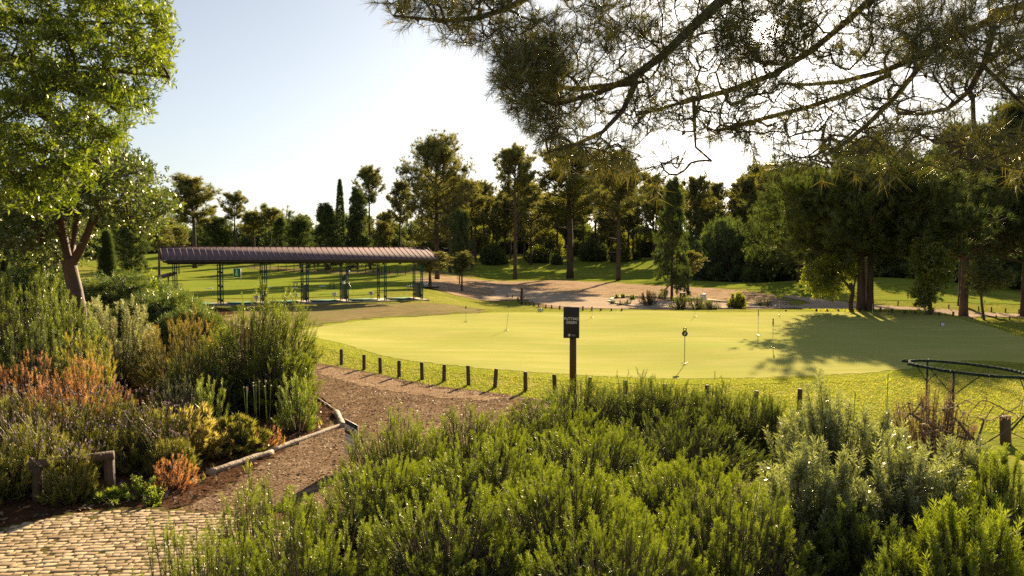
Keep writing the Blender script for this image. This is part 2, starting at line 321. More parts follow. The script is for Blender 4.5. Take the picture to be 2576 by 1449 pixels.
# cobble stones of the path: each an uneven sett with gaps between
M['stone'] = leafmat('pale_limestone', (.24, .175, .11), (.50, .385, .26), 0, .0, .6)
def cobbles():
    g = Geo(); a = R(6); ca, sa = math.cos(a), math.sin(a); P = []
    rows = np.arange(-2, 9, .088)
    for k, v in enumerate(rows):
        u = -9 + rng.random() * .1
        while u < 3:
            w = .065 + .06 * rng.random(); P.append((u + w / 2, v + rng.normal(0, .009) + .05 * math.sin(u * 1.3), w - .016, .088 - .016)); u += w
    P = np.array(P); X = P[:, 0] * ca - P[:, 1] * sa; Y = P[:, 0] * sa + P[:, 1] * ca + 4.0
    k = (sdist(COBP, X, Y) > .01) & (Y > 4.5); P, X, Y = P[k], X[k], Y[k]; n = len(P)
    q = np.array([(-1, -1), (1, -1), (1, 1), (-1, 1)]) * .5
    def ring(sh, z):
        jit = rng.normal(0, .006, (n, 4, 2)) if ring.j is None else ring.j; ring.j = jit
        L = q[None] * P[:, None, 2:4] * sh + jit
        x = X[:, None] + L[..., 0] * ca - L[..., 1] * sa; y = Y[:, None] + L[..., 0] * sa + L[..., 1] * ca
        return np.stack([x, y, gz(x, y) + .036 + z], -1)
    ring.j = None; hz = rng.normal(0, .004, (n, 1)) + rng.normal(0, .002, (n, 4))
    V = np.concatenate([ring(1.04, -.02), ring(1.08, .001 + hz * .6), ring(.92, .005 + hz * .6)], 1).reshape(-1, 3)
    f = []
    for l in (0, 4):
        for j in range(4): f.append([l + j, l + (j + 1) % 4, l + 4 + (j + 1) % 4, l + 4 + j])
    f.append([8, 9, 10, 11]); f = np.array(f)
    g.add(V, (f[None] + (np.arange(n) * 12)[:, None, None]).reshape(-1, 4), np.repeat(np.clip(rng.normal(.6, .25, n), 0, 1), 12)); return g
o = build('cobblestone_path', cobbles(), M['stone']); tag(o, kind='structure')
# ---------------------------------------------------------------- loose ground cover (countless): bark chips, grass
def in_poly(P, n, r=rng, ymin=-1e9, ymax=1e9):
    mn, mx_ = P.min(0), P.max(0); mn = np.maximum(mn, [-30, ymin]); mx_ = np.minimum(mx_, [40, ymax])
    q = mn + r.random((n, 2)) * (mx_ - mn); return q[sdist(P, q[:, 0], q[:, 1]) > 0.03]
BEDP = smooth_poly(np.array([gnd(*p) for p in pass_bed])[:, :2], 2)
M['chip'] = leafmat('bark_chip', (.10, .055, .035), (.36, .24, .155), 0.0, .04, .5, c3=(.50, .40, .30))
M['chipdark'] = leafmat('dark_bark_chip', (.045, .03, .022), (.17, .11, .08), 0.0, .05, .5, c3=(.42, .34, .26))
def chips(name, pts, m, s0, s1):
    n = len(pts); g = Geo(); V = np.array([[-1, -.35, 0], [-.2, -.5, .12], [1, -.2, .02], [.8, .35, 0], [-.3, .5, .1], [-.9, .2, .03]]) * .5
    P = np.column_stack([pts, gz(pts[:, 0], pts[:, 1]) + .035]); D = np.column_stack([rng.normal(0, .35, (n, 2)), np.ones(n)])
    f = np.array([[0, 1, 4, 5], [1, 2, 3, 4]]); place(g, V, f, P, D, s0 + (s1 - s0) * rng.random(n) ** 2, rng); return tag(build(name, g, m), kind='stuff')
p = in_poly(MULP, 42000, ymin=7.5, ymax=21); chips('bark_chips', p, M['chip'], .012, .06)
p = in_poly(BEDP, 30000, ymin=7.5, ymax=18); chips('mulch_chips', p, M['chipdark'], .02, .10)
M['blade'] = leafmat('grass_blade', (.23, .255, .045), (.37, .36, .08), .55, .03, .5, c3=(.44, .38, .15))
def blades(name, pts, h0, h1, m, wd=.006, lean=.35, k=4):
    g = Geo(); n = len(pts); tv = []; tf = []
    for i in range(k):
        a = rng.random() * 6.28; l = .3 + .5 * rng.random(); h = .7 + .3 * rng.random(); c, s = math.cos(a), math.sin(a); o2 = rng.normal(0, .25, 2)
        b = len(tv); wv = wd / h1
        tv += [[o2[0] - s * wv, o2[1] + c * wv, 0], [o2[0] + s * wv, o2[1] - c * wv, 0], [o2[0] + c * l * .4 + s * wv * .7, o2[1] + s * l * .4 - c * wv * .7, h * .6], [o2[0] + c * l * .4 - s * wv * .7, o2[1] + s * l * .4 + c * wv * .7, h * .6], [o2[0] + c * l, o2[1] + s * l, h]]
        tf += [[b, b + 1, b + 2, b + 3], [b + 3, b + 2, b + 4, b + 4]]
    tf3 = np.array([[f[0], f[1], f[2]] for f in tf]); tf4 = np.array([[f[0], f[2], f[3]] for f in tf if f[2] != f[3]])
    tf_ = np.vstack([tf3, tf4]); P = np.column_stack([pts, gz(pts[:, 0], pts[:, 1]) + .005])
    D = np.column_stack([rng.normal(0, lean, (n, 2)), np.ones(n)])
    place(g, np.array(tv), tf_, P, D, h0 + (h1 - h0) * rng.random(n), rng); return tag(build(name, g, m), kind='stuff')
GP = smooth_poly(np.array([gnd(*p) for p in GREEN])[:, :2], 2)
q = np.column_stack([rng.random(150000) * 28 - 9, 13.5 + 15 * rng.random(150000)])
q = q[(sdist(GP, q[:, 0], q[:, 1]) < -.05) & (sdist(MULP, q[:, 0], q[:, 1]) < -.05 - .1 * rng.random(len(q))) & (sdist(BEDP, q[:, 0], q[:, 1]) < 0)]
q = q[rng.random(len(q)) < np.clip(1.25 - (q[:, 1] - 14) / 16, 0.25, 1)]
q = q[~((q[:, 1] < 15.5) & (q[:, 0] < -.5))]
blades('lawn_grass', q, .016, .036, M['blade'], .005)
q = np.column_stack([16 + 22 * rng.random(30000), 24 + 20 * rng.random(30000)]); q = q[sdist(GP, q[:, 0], q[:, 1]) < -.05]
blades('bank_grass', q, .05, .1, M['blade'], .012)
# ================================================================ bollards
M['wood'] = mat('weathered_timber', (.055, .033, .02), (.11, .07, .045), 6, .8, bump=.8, sx=(1, 1, .12), bscale=30)
M['woodpale'] = mat('bleached_timber', (.42, .33, .24), (.28, .20, .14), 5, .8, bump=.9, sx=(.2, 1, 1), bscale=26)
def post_geo(r, h, seed, lean=(0, 0), bury=.1):
    g = Geo(); r_ = np.random.default_rng(seed); P = np.array([[lean[0] * t * h, lean[1] * t * h, t * h] for t in (-bury / h, .3, .7, .97, 1)])
    addtube(g, P, [r * 1.03, r, r * .98, r * .96, r * .85], 10, wob=.1, rng=r_); return g
def shift(g, loc):
    g.V = [v + np.array(loc, np.float32) for v in g.V]; return g
ords = ['first', 'second', 'third', 'fourth', 'fifth', 'sixth', 'seventh', 'eighth', 'ninth', 'tenth', 'eleventh', 'twelfth', 'thirteenth', 'fourteenth', 'fifteenth', 'sixteenth', 'seventeenth', 'eighteenth', 'nineteenth', 'twentieth']
front = [(749, 858, 893), (789, 864, 903), (859, 878, 917), (916, 892, 930), (957, 899, 939), (1004, 907, 949), (1062, 911, 955), (1117, 917, 960), (1179, 919, 969), (1245, 927, 975), (1322, 934, 984), (1396, 942, 995), (1483, 948, 1002), (1573, 956, 1010), (1675, 965, 1019), (1778, 968, 1023), (1897, 982, 1040), (2011, 977, 1036)]
for i, (x, t, b) in enumerate(front):
    L = gnd(x, b); h = (b - t) / F * L[1]
    o = build('timber_bollard', shift(post_geo(.047, h, i, (rng.normal(0, .045), rng.normal(0, .03))), L), M['wood'], loc=L)
    tag(o, 'short round timber bollard between mulch path and lawn, %s from the left' % ords[i], 'bollard', 'timber bollards edging the front of the lawn')
L = gnd(2530, 1118); g = post_geo(.085, (1118 - 1045) / F * L[1], 77, (-.05, 0)); o = build('timber_stump', shift(g, L), M['wood'], loc=L)
tag(o, 'thick split timber stump post beside the dead brown shrub at the right edge', 'post')
back = [(1276.5, 740, 749), (1289, 740.6, 750), (1301, 747, 761), (1303.4, 747, 757), (1305.8, 753.6, 764), (1309.5, 746, 755), (1318, 744.5, 751), (1321.5, 757.5, 767), (1331.5, 758.5, 769), (1343.6, 760, 771.5), (1355, 762, 773), (1372.7, 766, 776), (1388.3, 767, 777), (1407.3, 768.5, 779), (1466, 770, 782), (1489, 771, 782), (1511.7, 775, 782), (1538, 777, 782.5), (1564, 777, 782.5)]
for i, (x, t, b) in enumerate(back):
    L = gnd(x, b); L = L if L[1] < 75 else gnd(x, b + 1); h = max((b - t) / F * L[1], .15)
    o = build('timber_bollard', shift(post_geo(.055 if L[1] > 50 else .045, h, 30 + i, (rng.normal(0, .05), 0)), L), M['wood'], loc=L)
    tag(o, 'small bollard between the green and the dirt clearing, %s from the left' % ords[i], 'bollard', 'bollards between green and dirt clearing')
right = [(1977, 779, 783), (2054, 776.7, 783), (2081, 777, 783), (2109, 777, 783), (2146, 776, 783), (2215, 773, 785), (2244, 776, 787), (2275, 780, 789.5), (2302, 782, 791), (2331, 783, 793), (2363, 785, 795), (2398, 784, 796), (2470, 791, 801), (2506, 793, 803), (2540, 796, 806)]
for i, (x, t, b) in enumerate(right):
    L = gnd(x, b); h = (b - t) / F * L[1]
    o = build('timber_bollard', shift(post_geo(.05, h, 60 + i), L), M['wood'], loc=L)
    tag(o, 'small bollard on near side of the gravel path, %s from the left' % ords[i], 'bollard', 'bollards on the near side of the gravel path')
right2 = [(2258.5, 766, 774), (2386.6, 774, 783), (2462, 779, 788), (2494, 781, 790), (2529.5, 784, 793), (2563, 786, 796)]
for i, (x, t, b) in enumerate(right2):
    L = gnd(x, b - 5); h = .4
    o = build('timber_bollard', shift(post_geo(.05, h, 80 + i, (.1 if i == 0 else 0, 0)), L), M['wood'], loc=L)
    tag(o, 'small dark bollard on the far side of the gravel path, %s from the left' % ords[i], 'bollard', 'bollards on the far side of the gravel path')
# ================================================================ text helper
def text_geo(g, s, size, origin, ux, uy, mat=0, depth=.003, bold=.012, align='CENTER', squeeze=1.0):
    cu = bpy.data.curves.new('t', 'FONT'); cu.body = s; cu.size = size; cu.align_x = align; cu.align_y = 'CENTER'; cu.offset = bold * size; cu.resolution_u = 3; cu.extrude = depth
    ob = bpy.data.objects.new('t', cu); COL.objects.link(ob); dg = bpy.context.evaluated_depsgraph_get(); me = bpy.data.meshes.new_from_object(ob.evaluated_get(dg))
    V = np.empty(len(me.vertices) * 3); me.vertices.foreach_get('co', V); V = V.reshape(-1, 3); V[:, 0] *= squeeze
    ux = np.array(ux, float); uy = np.array(uy, float); uz = np.cross(ux, uy)
    W = np.array(origin) + V[:, 0:1] * ux + V[:, 1:2] * uy + V[:, 2:3] * uz
    me.calc_loop_triangles(); T = np.empty(len(me.loop_triangles) * 3, int); me.loop_triangles.foreach_get('vertices', T)
    g.add(W, T.reshape(-1, 3), .5, mat); bpy.data.objects.remove(ob); bpy.data.curves.remove(cu); bpy.data.meshes.remove(me)
def rot(ax, a): return np.array(Matrix.Rotation(a, 3, ax))
# ================================================================ putting green sign
M['black'] = mat('black_panel', (.012, .010, .009), (.018, .015, .012), 5, .55)
M['white'] = mat('white_lettering', (.75, .70, .64), (.7, .66, .6), 5, .6)
M['grey'] = mat('grey_emblem', (.32, .30, .28), (.26, .24, .22), 20, .6)
M['postbrown'] = mat('stained_post', (.075, .035, .02), (.11, .055, .03), 4, .7, bump=.3, sx=(1, 1, .1), bscale=40)
L = gnd(1441.5, 992); Y = L[1]; ppm = F / Y
sg = thing('green_sign', L, 'black rectangular sign reading PUTTING GREEN on a brown square post', 'sign')
def zat(py, Y): return float(at(1288, py, Y)[2])
Rz = rot('Z', R(-9)); bx = lambda v: Rz @ np.array(v, float)
g = Geo(); zt = zat(848, Y); addbox(g, L + [0, .03, (zt - L[2]) / 2 + .1], (.142, .10, zt - L[2] + .35), Rz.T); build('post', g, M['postbrown'], sg)
bc = at(1437, 811, Y) + [0, -.045, 0]; bw, bh = 40 / ppm, 79 / ppm
g = Geo(); addbox(g, bc, (bw, .022, bh), Rz.T); pn = build('sign_board', g, M['black'], sg)
bv = pn.modifiers.new('b', 'BEVEL'); bv.width = .006; bv.segments = 2
ux = bx((1, 0, 0)); uy = np.array([0, 0, 1.0]); fr = bx((0, -.013, 0))
g = Geo(); text_geo(g, 'PUTTING', .082, bc + fr + [0, 0, bh * .118], ux, uy, squeeze=.92); text_geo(g, 'GREEN', .082, bc + fr + [0, 0, .0], ux, uy, squeeze=.92)
lt = build('lettering', g, M['white'], pn, loc=L); lt.parent = pn
g = Geo(); e0 = bc + fr + [0, 0, -bh * .40]
def disc(g, c, r, ux, uy, n=16, tint=.5, mat=0, sx=1):
    a = np.arange(n) * 2 * np.pi / n; V = np.array(c) + r * (sx * np.cos(a)[:, None] * np.array(ux) + np.sin(a)[:, None] * np.array(uy))
    V = np.vstack([V, [c]]); g.add(V, [[j, (j + 1) % n, n] for j in range(n)], tint, mat)
disc(g, e0 - ux * .045, .032, ux, uy, mat=0); 
f2 = bx((0, -.003, 0)); g.add(np.array([e0 + f2 - ux * .06 - uy * .02, e0 + f2 - ux * .045 + uy * .03, e0 + f2 - ux * .02 + uy * .02, e0 + f2 - ux * .05 - uy * .03]), [[0, 3, 2, 1]], .5, 1)
for k, wd in ((.010, .085), (-.012, .095)): addbox(g, e0 + ux * .045 + uy * k + f2, (wd, .003, .011), Rz.T, mat=0)
em = build('emblem', g, [M['grey'], M['white']], pn, loc=L)
# danger sign
L = gnd(884, 1185); Y = L[1]; ppm = F / Y
ds = thing('warning_sign', L, 'small black and white PERIGO warning board half hidden by the rosemary', 'sign')
Rz2 = rot('Z', R(-52)) ; c = at(884, 1104, Y); wd = 37 / ppm / math.cos(R(52)) * .9; tl = R(0)
ux = np.array([.8, -.55, -.25]); ux /= np.linalg.norm(ux); uy = np.array([0, -.25, .97]); uy -= ux * (ux @ uy); uy /= np.linalg.norm(uy); nn = np.cross(ux, uy); wd = 37 / ppm / .8
AX = np.array([ux, uy, nn]); hh = 100 / ppm
g = Geo(); addbox(g, c - uy * hh * .02, (wd, hh, .012), AX); bd = build('board', g, M['white'], ds)
g = Geo(); addbox(g, c + uy * hh * .29 + nn * .0075, (wd * 1.002, hh * .385, .004), AX); build('black_band', g, M['black'], bd, loc=L)
g = Geo(); text_geo(g, 'PERIGO', hh * .235, c + uy * hh * .27 + nn * .012, ux, uy, squeeze=.62 * wd / (hh * .52)); build('lettering', g, M['white'], bd, loc=L)
g = Geo(); text_geo(g, 'ACESSO RESERVADO', hh * .085, c + uy * hh * .03 + nn * .009, ux, uy, squeeze=.85 * wd / (hh * .62), bold=0, depth=.001); build('first_line', g, M['grey'], bd, loc=L); g = Geo(); text_geo(g, 'A PESSOAL', hh * .085, c - uy * hh * .09 + nn * .009, ux, uy, squeeze=.9, bold=0, depth=.001); build('second_line', g, M['grey'], bd, loc=L)
g = Geo(); addtube(g, [L - [0, 0, .1], c - nn * .03 - uy * hh * .3], .022, 8); build('stake', g, M['postbrown'], ds)
# thin dark sign posts by the dirt track
L = gnd(1312.5, 766); Y = L[1]; o = build('wooden_post', shift(post_geo(.11, 42 / F * Y, 5), L), M['wood'], loc=L); tag(o, 'tall dark wooden post standing among the low bollards by the dirt clearing', 'post')
# ================================================================ golf cup flags
M['stick'] = mat('pale_flagstick', (.62, .60, .45), (.5, .48, .36), 30, .4)
M['dark'] = mat('dark_metal', (.03, .035, .035), (.02, .022, .022), 20, .4)
M['blackp'] = mat('black_plastic', (.015, .015, .015), (.03, .03, .03), 20, .45)
flags = [(1722, 825, 918, 1, 'round black marker with a white emblem, nearest the front of the green', 0, 1.0), (1172, 769, 812, 1, 'small black marker on a pale stick at the left of the green', 0, .3),
         (1273, 787, 834, 0, 'bare leaning pale stick left of the PUTTING GREEN sign', .12, 1), (1489, 771, 801, 0, 'bare pale stick at the rear of the green, right of the PUTTING GREEN sign', .05, 1),
         (1748, 745, 798, 0, 'bare pale stick in front of the bushy flower bed', 0, 1), (1907, 780, 846, 1, 'black marker turned edge-on at the tip of the tree shadow', 0, .25),
         (1944, 801, 877, 1, 'black marker turned edge-on, the lower right one by the tree shadow', 0, .18), (1960, 757, 794, 0, 'bare stick at the shaded rear of the green left of the twin pine trunks', 0, 1), (2195, 764, 797, 0, 'bare stick in the shade just right of the twin pine trunks', 0, 1)]
for (x, t, b, mk, lab, lean, face) in flags:
    L = gnd(x, b); Y = L[1]; h = (b - t) / F * Y
    fl = thing('practice_flag', L, 'marker: ' + lab, 'golf flag', 'hole markers on the putting green')
    top = L + np.array([lean * h, 0, h]); g = Geo(); hs = .80 if mk else 1
    addtube(g, [L - [0, 0, .03], L + (top - L) * hs], .008 if mk and Y < 22 else .009, 6); build('stick', g, M['dark'] if x == 1722 else M['stick'], fl)
    g = Geo(); disc(g, L + [0, 0, .05], .054, (1, 0, 0), (0, 1, 0)); addtube(g, [L + [-.09, 0, .055], L + [.09, 0, .055]], .008, 5); build('cup', g, M['blackp'], fl)
    if mk:
        u = np.array([face, math.sqrt(max(0, 1 - face * face)), 0]); n_ = np.cross(u, [0, 0, 1.0]); c = L + np.array([0, 0, h * .855]); g = Geo()
        rd = h * .078; a = np.linspace(0, 2 * np.pi, 21)
        rim = np.array([c + rd * (math.cos(k) * u + math.sin(k) * np.array([0, 0, 1])) for k in a[:-1]])
        V = np.vstack([rim + n_ * .012, rim - n_ * .012, [c + n_ * .012], [c - n_ * .012]]); nn2 = 20
        g.add(V, [[j, (j + 1) % nn2, nn2 + (j + 1) % nn2, nn2 + j] for j in range(nn2)]); k0 = g.n - len(V)
        g.F.append(np.array([[40, j, (j + 1) % 20] for j in range(20)] + [[41, 20 + (j + 1) % 20, 20 + j] for j in range(20)]) + k0); g.M.append(np.zeros(40, np.int32))
        dm = build('marker_disc', g, M['blackp'], fl)
        g = Geo(); c2 = c + [0, 0, rd * 1.45]; r2 = rd * .52; addtube(g, [c2 + r2 * (math.cos(k) * u + math.sin(k) * np.array([0, 0, 1])) for k in a], rd * .17, 6); build('ring_handle', g, M['blackp'], fl)
        if face > .5:
            g = Geo(); z = np.array([0, 0, 1.0]); nf = np.array([0, -.016, 0]); V = np.array([c + nf + rd * (a_ * u + b_ * z) for a_, b_ in ((-.35, -.45), (-.1, .25), (.5, .5), (.2, .05), (-.15, -.6))]); g.add(V, [[0, 4, 3], [0, 3, 1], [1, 3, 2]]); build('emblem', g, M['white'], dm, loc=L)
# ================================================================ round golf bag stand
L = gnd(2432, 1075); Y = L[1]; cz = zat(927, Y); C0 = np.array([at(2432, 927, Y)[0], Y, cz]); RAD = 131 / F * Y
M['greenmetal'] = mat('dark_green_metal', (.015, .03, .03), (.03, .05, .05), 12, .9, spec=.08)
bs = thing('bag_stand', L, 'round dark metal golf bag rack on thin braced legs at the lawn edge', 'bag rack')
a = np.linspace(0, 2 * np.pi, 49); til = -.07
def rp(t, r=RAD, dz=0): return C0 + np.array([r * math.cos(t), r * math.sin(t), dz + til * r * math.cos(t)])
g = Geo()
for i in range(48):
    A, B = rp(a[i]), rp(a[i + 1]); addbox_ax = np.array([(B - A) / np.linalg.norm(B - A), [0, 0, 1], [0, 0, 0]]); d_ = addbox_ax[0]; n_ = np.cross(d_, [0, 0, 1]); n_ /= np.linalg.norm(n_); ax_ = np.array([d_, n_, np.cross(d_, n_)])
    addbox(g, (A + B) / 2, (np.linalg.norm(B - A) * 1.04, .022, .048), ax_)
build('ring', g, M['greenmetal'], bs)
for k in range(9):
    t = 2 * np.pi * k / 9 + .05 + np.pi; A = rp(t, RAD + .06); r_ = np.array([math.cos(t), math.sin(t), til * math.cos(t)]); t_ = np.array([-math.sin(t), math.cos(t), 0]); g = Geo(); ax_ = np.array([r_, t_, [0, 0, 1]])
    for s in (-1, 1):
        tt_ = r_ * math.cos(.45 * s) + t_ * math.sin(.45 * s); addbox(g, A + t_ * s * .06, (.13, .012, .045), np.array([tt_, np.cross([0, 0, 1], tt_), [0, 0, 1]]))
    addbox(g, A - r_ * .055, (.016, .15, .045), ax_); build('bag_bracket', g, M['greenmetal'], bs)
for k, (t, fp) in enumerate(((R(228), (-.18, .12)), (R(105), (-.1, .25)), (R(-38), (.16, -.05)))):
    A = rp(t, RAD, -.02); ft = np.array([A[0], A[1], float(gz(A[0], A[1])) - .02]); g = Geo()
    addtube(g, [A, A + (ft - A) * .75, ft + [.03 * np.sign(fp[0]), 0, .12], ft + [fp[0], fp[1], .01]], .02, 7)
    lg = build('leg', g, M['greenmetal'], bs); m_ = A + (ft - A) * .35
    for s in (-.42, .42):
        g = Geo(); addtube(g, [rp(t + s, RAD, -.02), m_], .009, 5); build('brace', g, M['greenmetal'], lg, loc=L)
    g = Geo(); addtube(g, [A + (ft - A) * .6, ft + [-.16, .2, .02]], .016, 6); build('strut', g, M['greenmetal'], lg, loc=L)
# ================================================================ log edging and corner rail
logs = [((525, 1197), (684, 1143), .050, 'cracked grey log lying at the path edge, the nearest of the edging logs'), ((676, 1142), (868, 1072), .044, 'long bleached log continuing the path edging up to the bend'), ((862, 1078), (846, 1042), .055, 'short thick bleached log at the bend of the path edging'), ((852, 1040), (800, 1005), .022, 'thin pale log beyond the bend of the path edging')]
for p0, p1, r, lab in logs:
    A, B = gnd(*p0), gnd(*p1); g = Geo(); t = np.linspace(0, 1, 12)[:, None]; P = A + (B - A) * t + np.column_stack([rng.normal(0, .006, 12), rng.normal(0, .006, 12), np.full(12, r * .75)])
    addtube(g, P, r * (1 + .08 * rng.normal(0, 1, 12)), 12, wob=.18, rng=rng); o = build('edging_log', g, M['woodpale'], loc=tuple(A)); tag(o, lab, 'log', 'logs edging the mulch path')
L = gnd(277, 1246); Y = L[1]; cr = thing('corner_rail', L, 'low dark timber corner rail beside the cobbled path, partly under lavender', 'rail')
h = (1246 - 1150) / F * Y; g = Geo(); addtube(g, [L - [0, 0, .1], L + [0, 0, h]], [.066, .062], 12, wob=.05, rng=rng); build('post', g, M['wood'], cr)
g = Geo(); e = at(291, 1143, Y - .02); b_ = np.array([L[0] - .85, L[1] - .28, L[2] + h - .02]); addtube(g, [[L[0] + .06, L[1], L[2] + h + .04], b_], .058, 12, wob=.06, rng=rng); build('rail', g, M['wood'], cr)
g = Geo(); addtube(g, [b_ + [.1, 0, -.02], [b_[0] + .1, b_[1], float(gz(b_[0], b_[1])) - .1]], .06, 12, wob=.06, rng=rng); build('post', g, M['wood'], cr)
# ================================================================ driving range shelter
M['roof'] = mat('brown_metal_roof', (.185, .135, .155), (.155, .115, .13), .6, .9, metal=.0, spec=.05)
M['roofdark'] = mat('brown_flashing', (.09, .045, .04), (.12, .06, .05), 4, .5)
M['gsteel'] = mat('green_steel', (.012, .075, .055), (.02, .05, .045), 6, .45)
M['beam'] = mat('dark_beam', (.03, .03, .022), (.05, .04, .03), 4, .6)
M['conc'] = mat('concrete_slab', (.30, .24, .18), (.22, .18, .14), 3, .9, bump=.3)
M['mat'] = mat('green_tee_mat', (.02, .16, .09), (.03, .12, .07), 30, .9)
M['panel'] = mat('divider_panel', (.045, .055, .03), (.06, .07, .04), 4, .7)
th = R(27); dv = np.array([math.cos(th), math.sin(th), 0]); nv = np.array([math.sin(th), -math.cos(th), 0]); zv = np.array([0, 0, 1.0]); BAY = 2.42
S0 = np.array([-14.4, 46.5, 0.05]) - dv * BAY * 2; DEP = 1.43
def SP(a, b, z): return S0 + dv * a + nv * b + zv * z
AX = np.array([dv, nv, zv])
sh = thing('range_shelter', S0, 'long open golf shelter with brown ribbed metal roof on green steel columns', 'shelter')
for i in range(7):
    for b in (0, -DEP):
        g = Geo()
        for s in (-.055, .055): addbox(g, SP(i * BAY + s, b, 1.2), (.052, .07, 2.44), AX)
        for z in np.arange(.3, 2.3, .8): addbox(g, SP(i * BAY, b, z), (.08, .03, .12), AX)
        build('column', g, M['gsteel'], sh)
LEN = 6 * BAY; e0, e1 = -.7, LEN + .95
g = Geo(); addbox(g, SP((e0 + e1) / 2 - .1, .02, 2.49), (LEN + .9, .14, .22), AX); build('front_beam', g, M['beam'], sh)
g = Geo(); addbox(g, SP((e0 + e1) / 2 - .1, -DEP, 2.52), (LEN + .9, .12, .2), AX); build('rear_beam', g, M['beam'], sh)
fe, ri, re = .5, -1.45, -3.4; ze, zr_ = 2.64, 3.36
def slope(b0, z0, b1, z1, name):
    g = Geo(); n = 48
    a_ = np.linspace(e0, e1, n + 1); A = [SP(a, b0, z0) for a in a_]; B = [SP(a, b1, z1) for a in a_]; nrm = np.cross(A[1] - A[0], B[0] - A[0]); nrm /= np.linalg.norm(nrm); nrm *= np.sign(nrm[2])
    V = np.array([A[0], A[-1], B[-1], B[0], A[0] - nrm * .03, A[-1] - nrm * .03, B[-1] - nrm * .03, B[0] - nrm * .03]); g.add(V, [[0, 1, 2, 3], [7, 6, 5, 4], [0, 4, 5, 1], [1, 5, 6, 2], [2, 6, 7, 3], [3, 7, 4, 0]])
    for k in range(n + 1):
        d_ = B[k] - A[k]; l = np.linalg.norm(d_); d_ /= l; addbox(g, (A[k] + B[k]) / 2 + nrm * .022, (.035, l, .045), np.array([dv, d_, nrm]))
    return build(name, g, M['roof'], sh)
slope(ri, zr_, fe, ze, 'front_roof'); slope(ri, zr_, re, ze, 'rear_roof')
g = Geo(); addbox(g, SP((e0 + e1) / 2, ri, zr_ + .035), (e1 - e0, .2, .05), AX); build('ridge_cap', g, M['roofdark'], sh)
g = Geo(); addbox(g, SP((e0 + e1) / 2, fe - .04, ze - .10), (e1 - e0 - .04, .03, .10), AX); build('fascia', g, M['beam'], sh)
for a in (e0 + .05, e1 - .05):
    g = Geo()
    for b1 in (fe, re):
        A, B = SP(a, ri, zr_ - .09), SP(a, b1 * .97 + ri * .03, ze - .08); d_ = (B - A) / np.linalg.norm(B - A); addbox(g, (A + B) / 2, (.04, np.linalg.norm(B - A), .11), np.array([dv, d_, np.cross(dv, d_)]))
    addbox(g, SP(a, (fe + re) / 2, ze - .03), (.05, 3.6, .07), AX); build('gable_truss', g, M['roofdark'], sh)
g = Geo(); addbox(g, SP(LEN / 2, -.9, .0), (LEN + .6, 3.0, .12), AX); build('slab', g, M['conc'], sh)
for i in (2, 3, 4, 6):
    g = Geo(); addbox(g, SP(i * BAY, -DEP / 2, .62), (.03, DEP - .12, .95), AX); build('divider_panel', g, M['panel'], sh)
for i in range(6):
    g = Geo(); c = SP((i + .5) * BAY, -.75, .10); addbox(g, c, (1.5, 1.45, .05), AX); o = build('tee_mat', g, M['mat'], loc=tuple(c)); tag(o, 'green artificial turf tee mat on shelter floor, %s bay from the left' % ords[i], 'tee mat', 'tee mats in the shelter bays')
# lean-to rail at the left end of the shelter
A, B = at(372, 705, 42), at(434, 689, 43.5); g = Geo(); d_ = (B - A) / np.linalg.norm(B - A); n_ = np.cross(d_, zv); n_ /= np.linalg.norm(n_)
L = np.array([A[0], A[1], float(gz(A[0], A[1]))]); br = thing('bag_rail', L, 'dark red timber ledge sticking out from left end of the shelter', 'ledge')
addbox(g, (A + B) / 2, (np.linalg.norm(B - A), .35, .16), np.array([d_, n_, np.cross(d_, n_)])); build('board', g, M['roofdark'], br)
for P in (A + d_ * .2, B - d_ * .3): g = Geo(); addtube(g, [[P[0], P[1], float(gz(P[0], P[1])) - .05], P], .04, 6); build('leg', g, M['wood'], br)
# tee number plates on the grass beyond the bays
M['plate'] = mat('white_plate', (.72, .72, .74), (.66, .66, .7), 6, .5); M['blue'] = mat('blue_mark', (.12, .12, .30), (.16, .15, .34), 20, .6)
for i, (x, y) in enumerate(((645, 749), (743, 742.5), (841, 740.5), (933, 738))):
    L = gnd(x + 1, y + 12); Y = L[1]; c = at(x, y, Y); tp = thing('bay_plate', L, 'small white plate on a stub behind the shelter bays, %s from the left' % ords[i], 'marker plate', 'white plates behind the shelter bays')
    g = Geo(); s = 11.5 / F * Y; addbox(g, c, (s, .02, s * .78)); pl = build('plate', g, M['plate'], tp)
    g = Geo(); addbox(g, c + [0, -.014, 0], (s * .35, .008, s * .6)) if i == 3 else [addbox(g, c + [0, -.014, k * s * .2], (s * .6, .008, s * .07)) for k in (-1, 0, 1)]; build('printed_mark', g, M['blue'], pl, loc=L)
    g = Geo(); addtube(g, [L - [0, 0, .05], c + [0, .02, 0]], .015, 5); build('stub', g, M['dark'], tp)
# fifty yard sign
L = gnd(597, 708); Y = L[1]; c = at(596.5, 686.5, Y); k = F / Y; fs = thing('distance_sign', L, 'green board with white digits 5 above 0 standing on the practice range', 'sign')
g = Geo(); addbox(g, c, (17.5 / k, .05, 22 / k)); bd = build('board', g, mat('sign_green', (.0, .17, .09), (.0, .14, .08), 3, .5), fs)
g = Geo(); [addbox(g, c + [0, 0, s * 11.3 / k], (18.5 / k, .06, .8 / k)) for s in (-1, 1)]; [addbox(g, c + [s * 9 / k, 0, 0], (.8 / k, .06, 22 / k)) for s in (-1, 1)]; build('frame', g, M['plate'], fs)
g = Geo(); text_geo(g, '5', 10 / k, c + [-.05, -.04, 4.2 / k], (1, 0, 0), (0, 0, 1), bold=.03, depth=.004); text_geo(g, '0', 10 / k, c + [-.05, -.04, -4.2 / k], (1, 0, 0), (0, 0, 1), bold=.03, depth=.004); build('digits', g, M['white'], bd, loc=L)
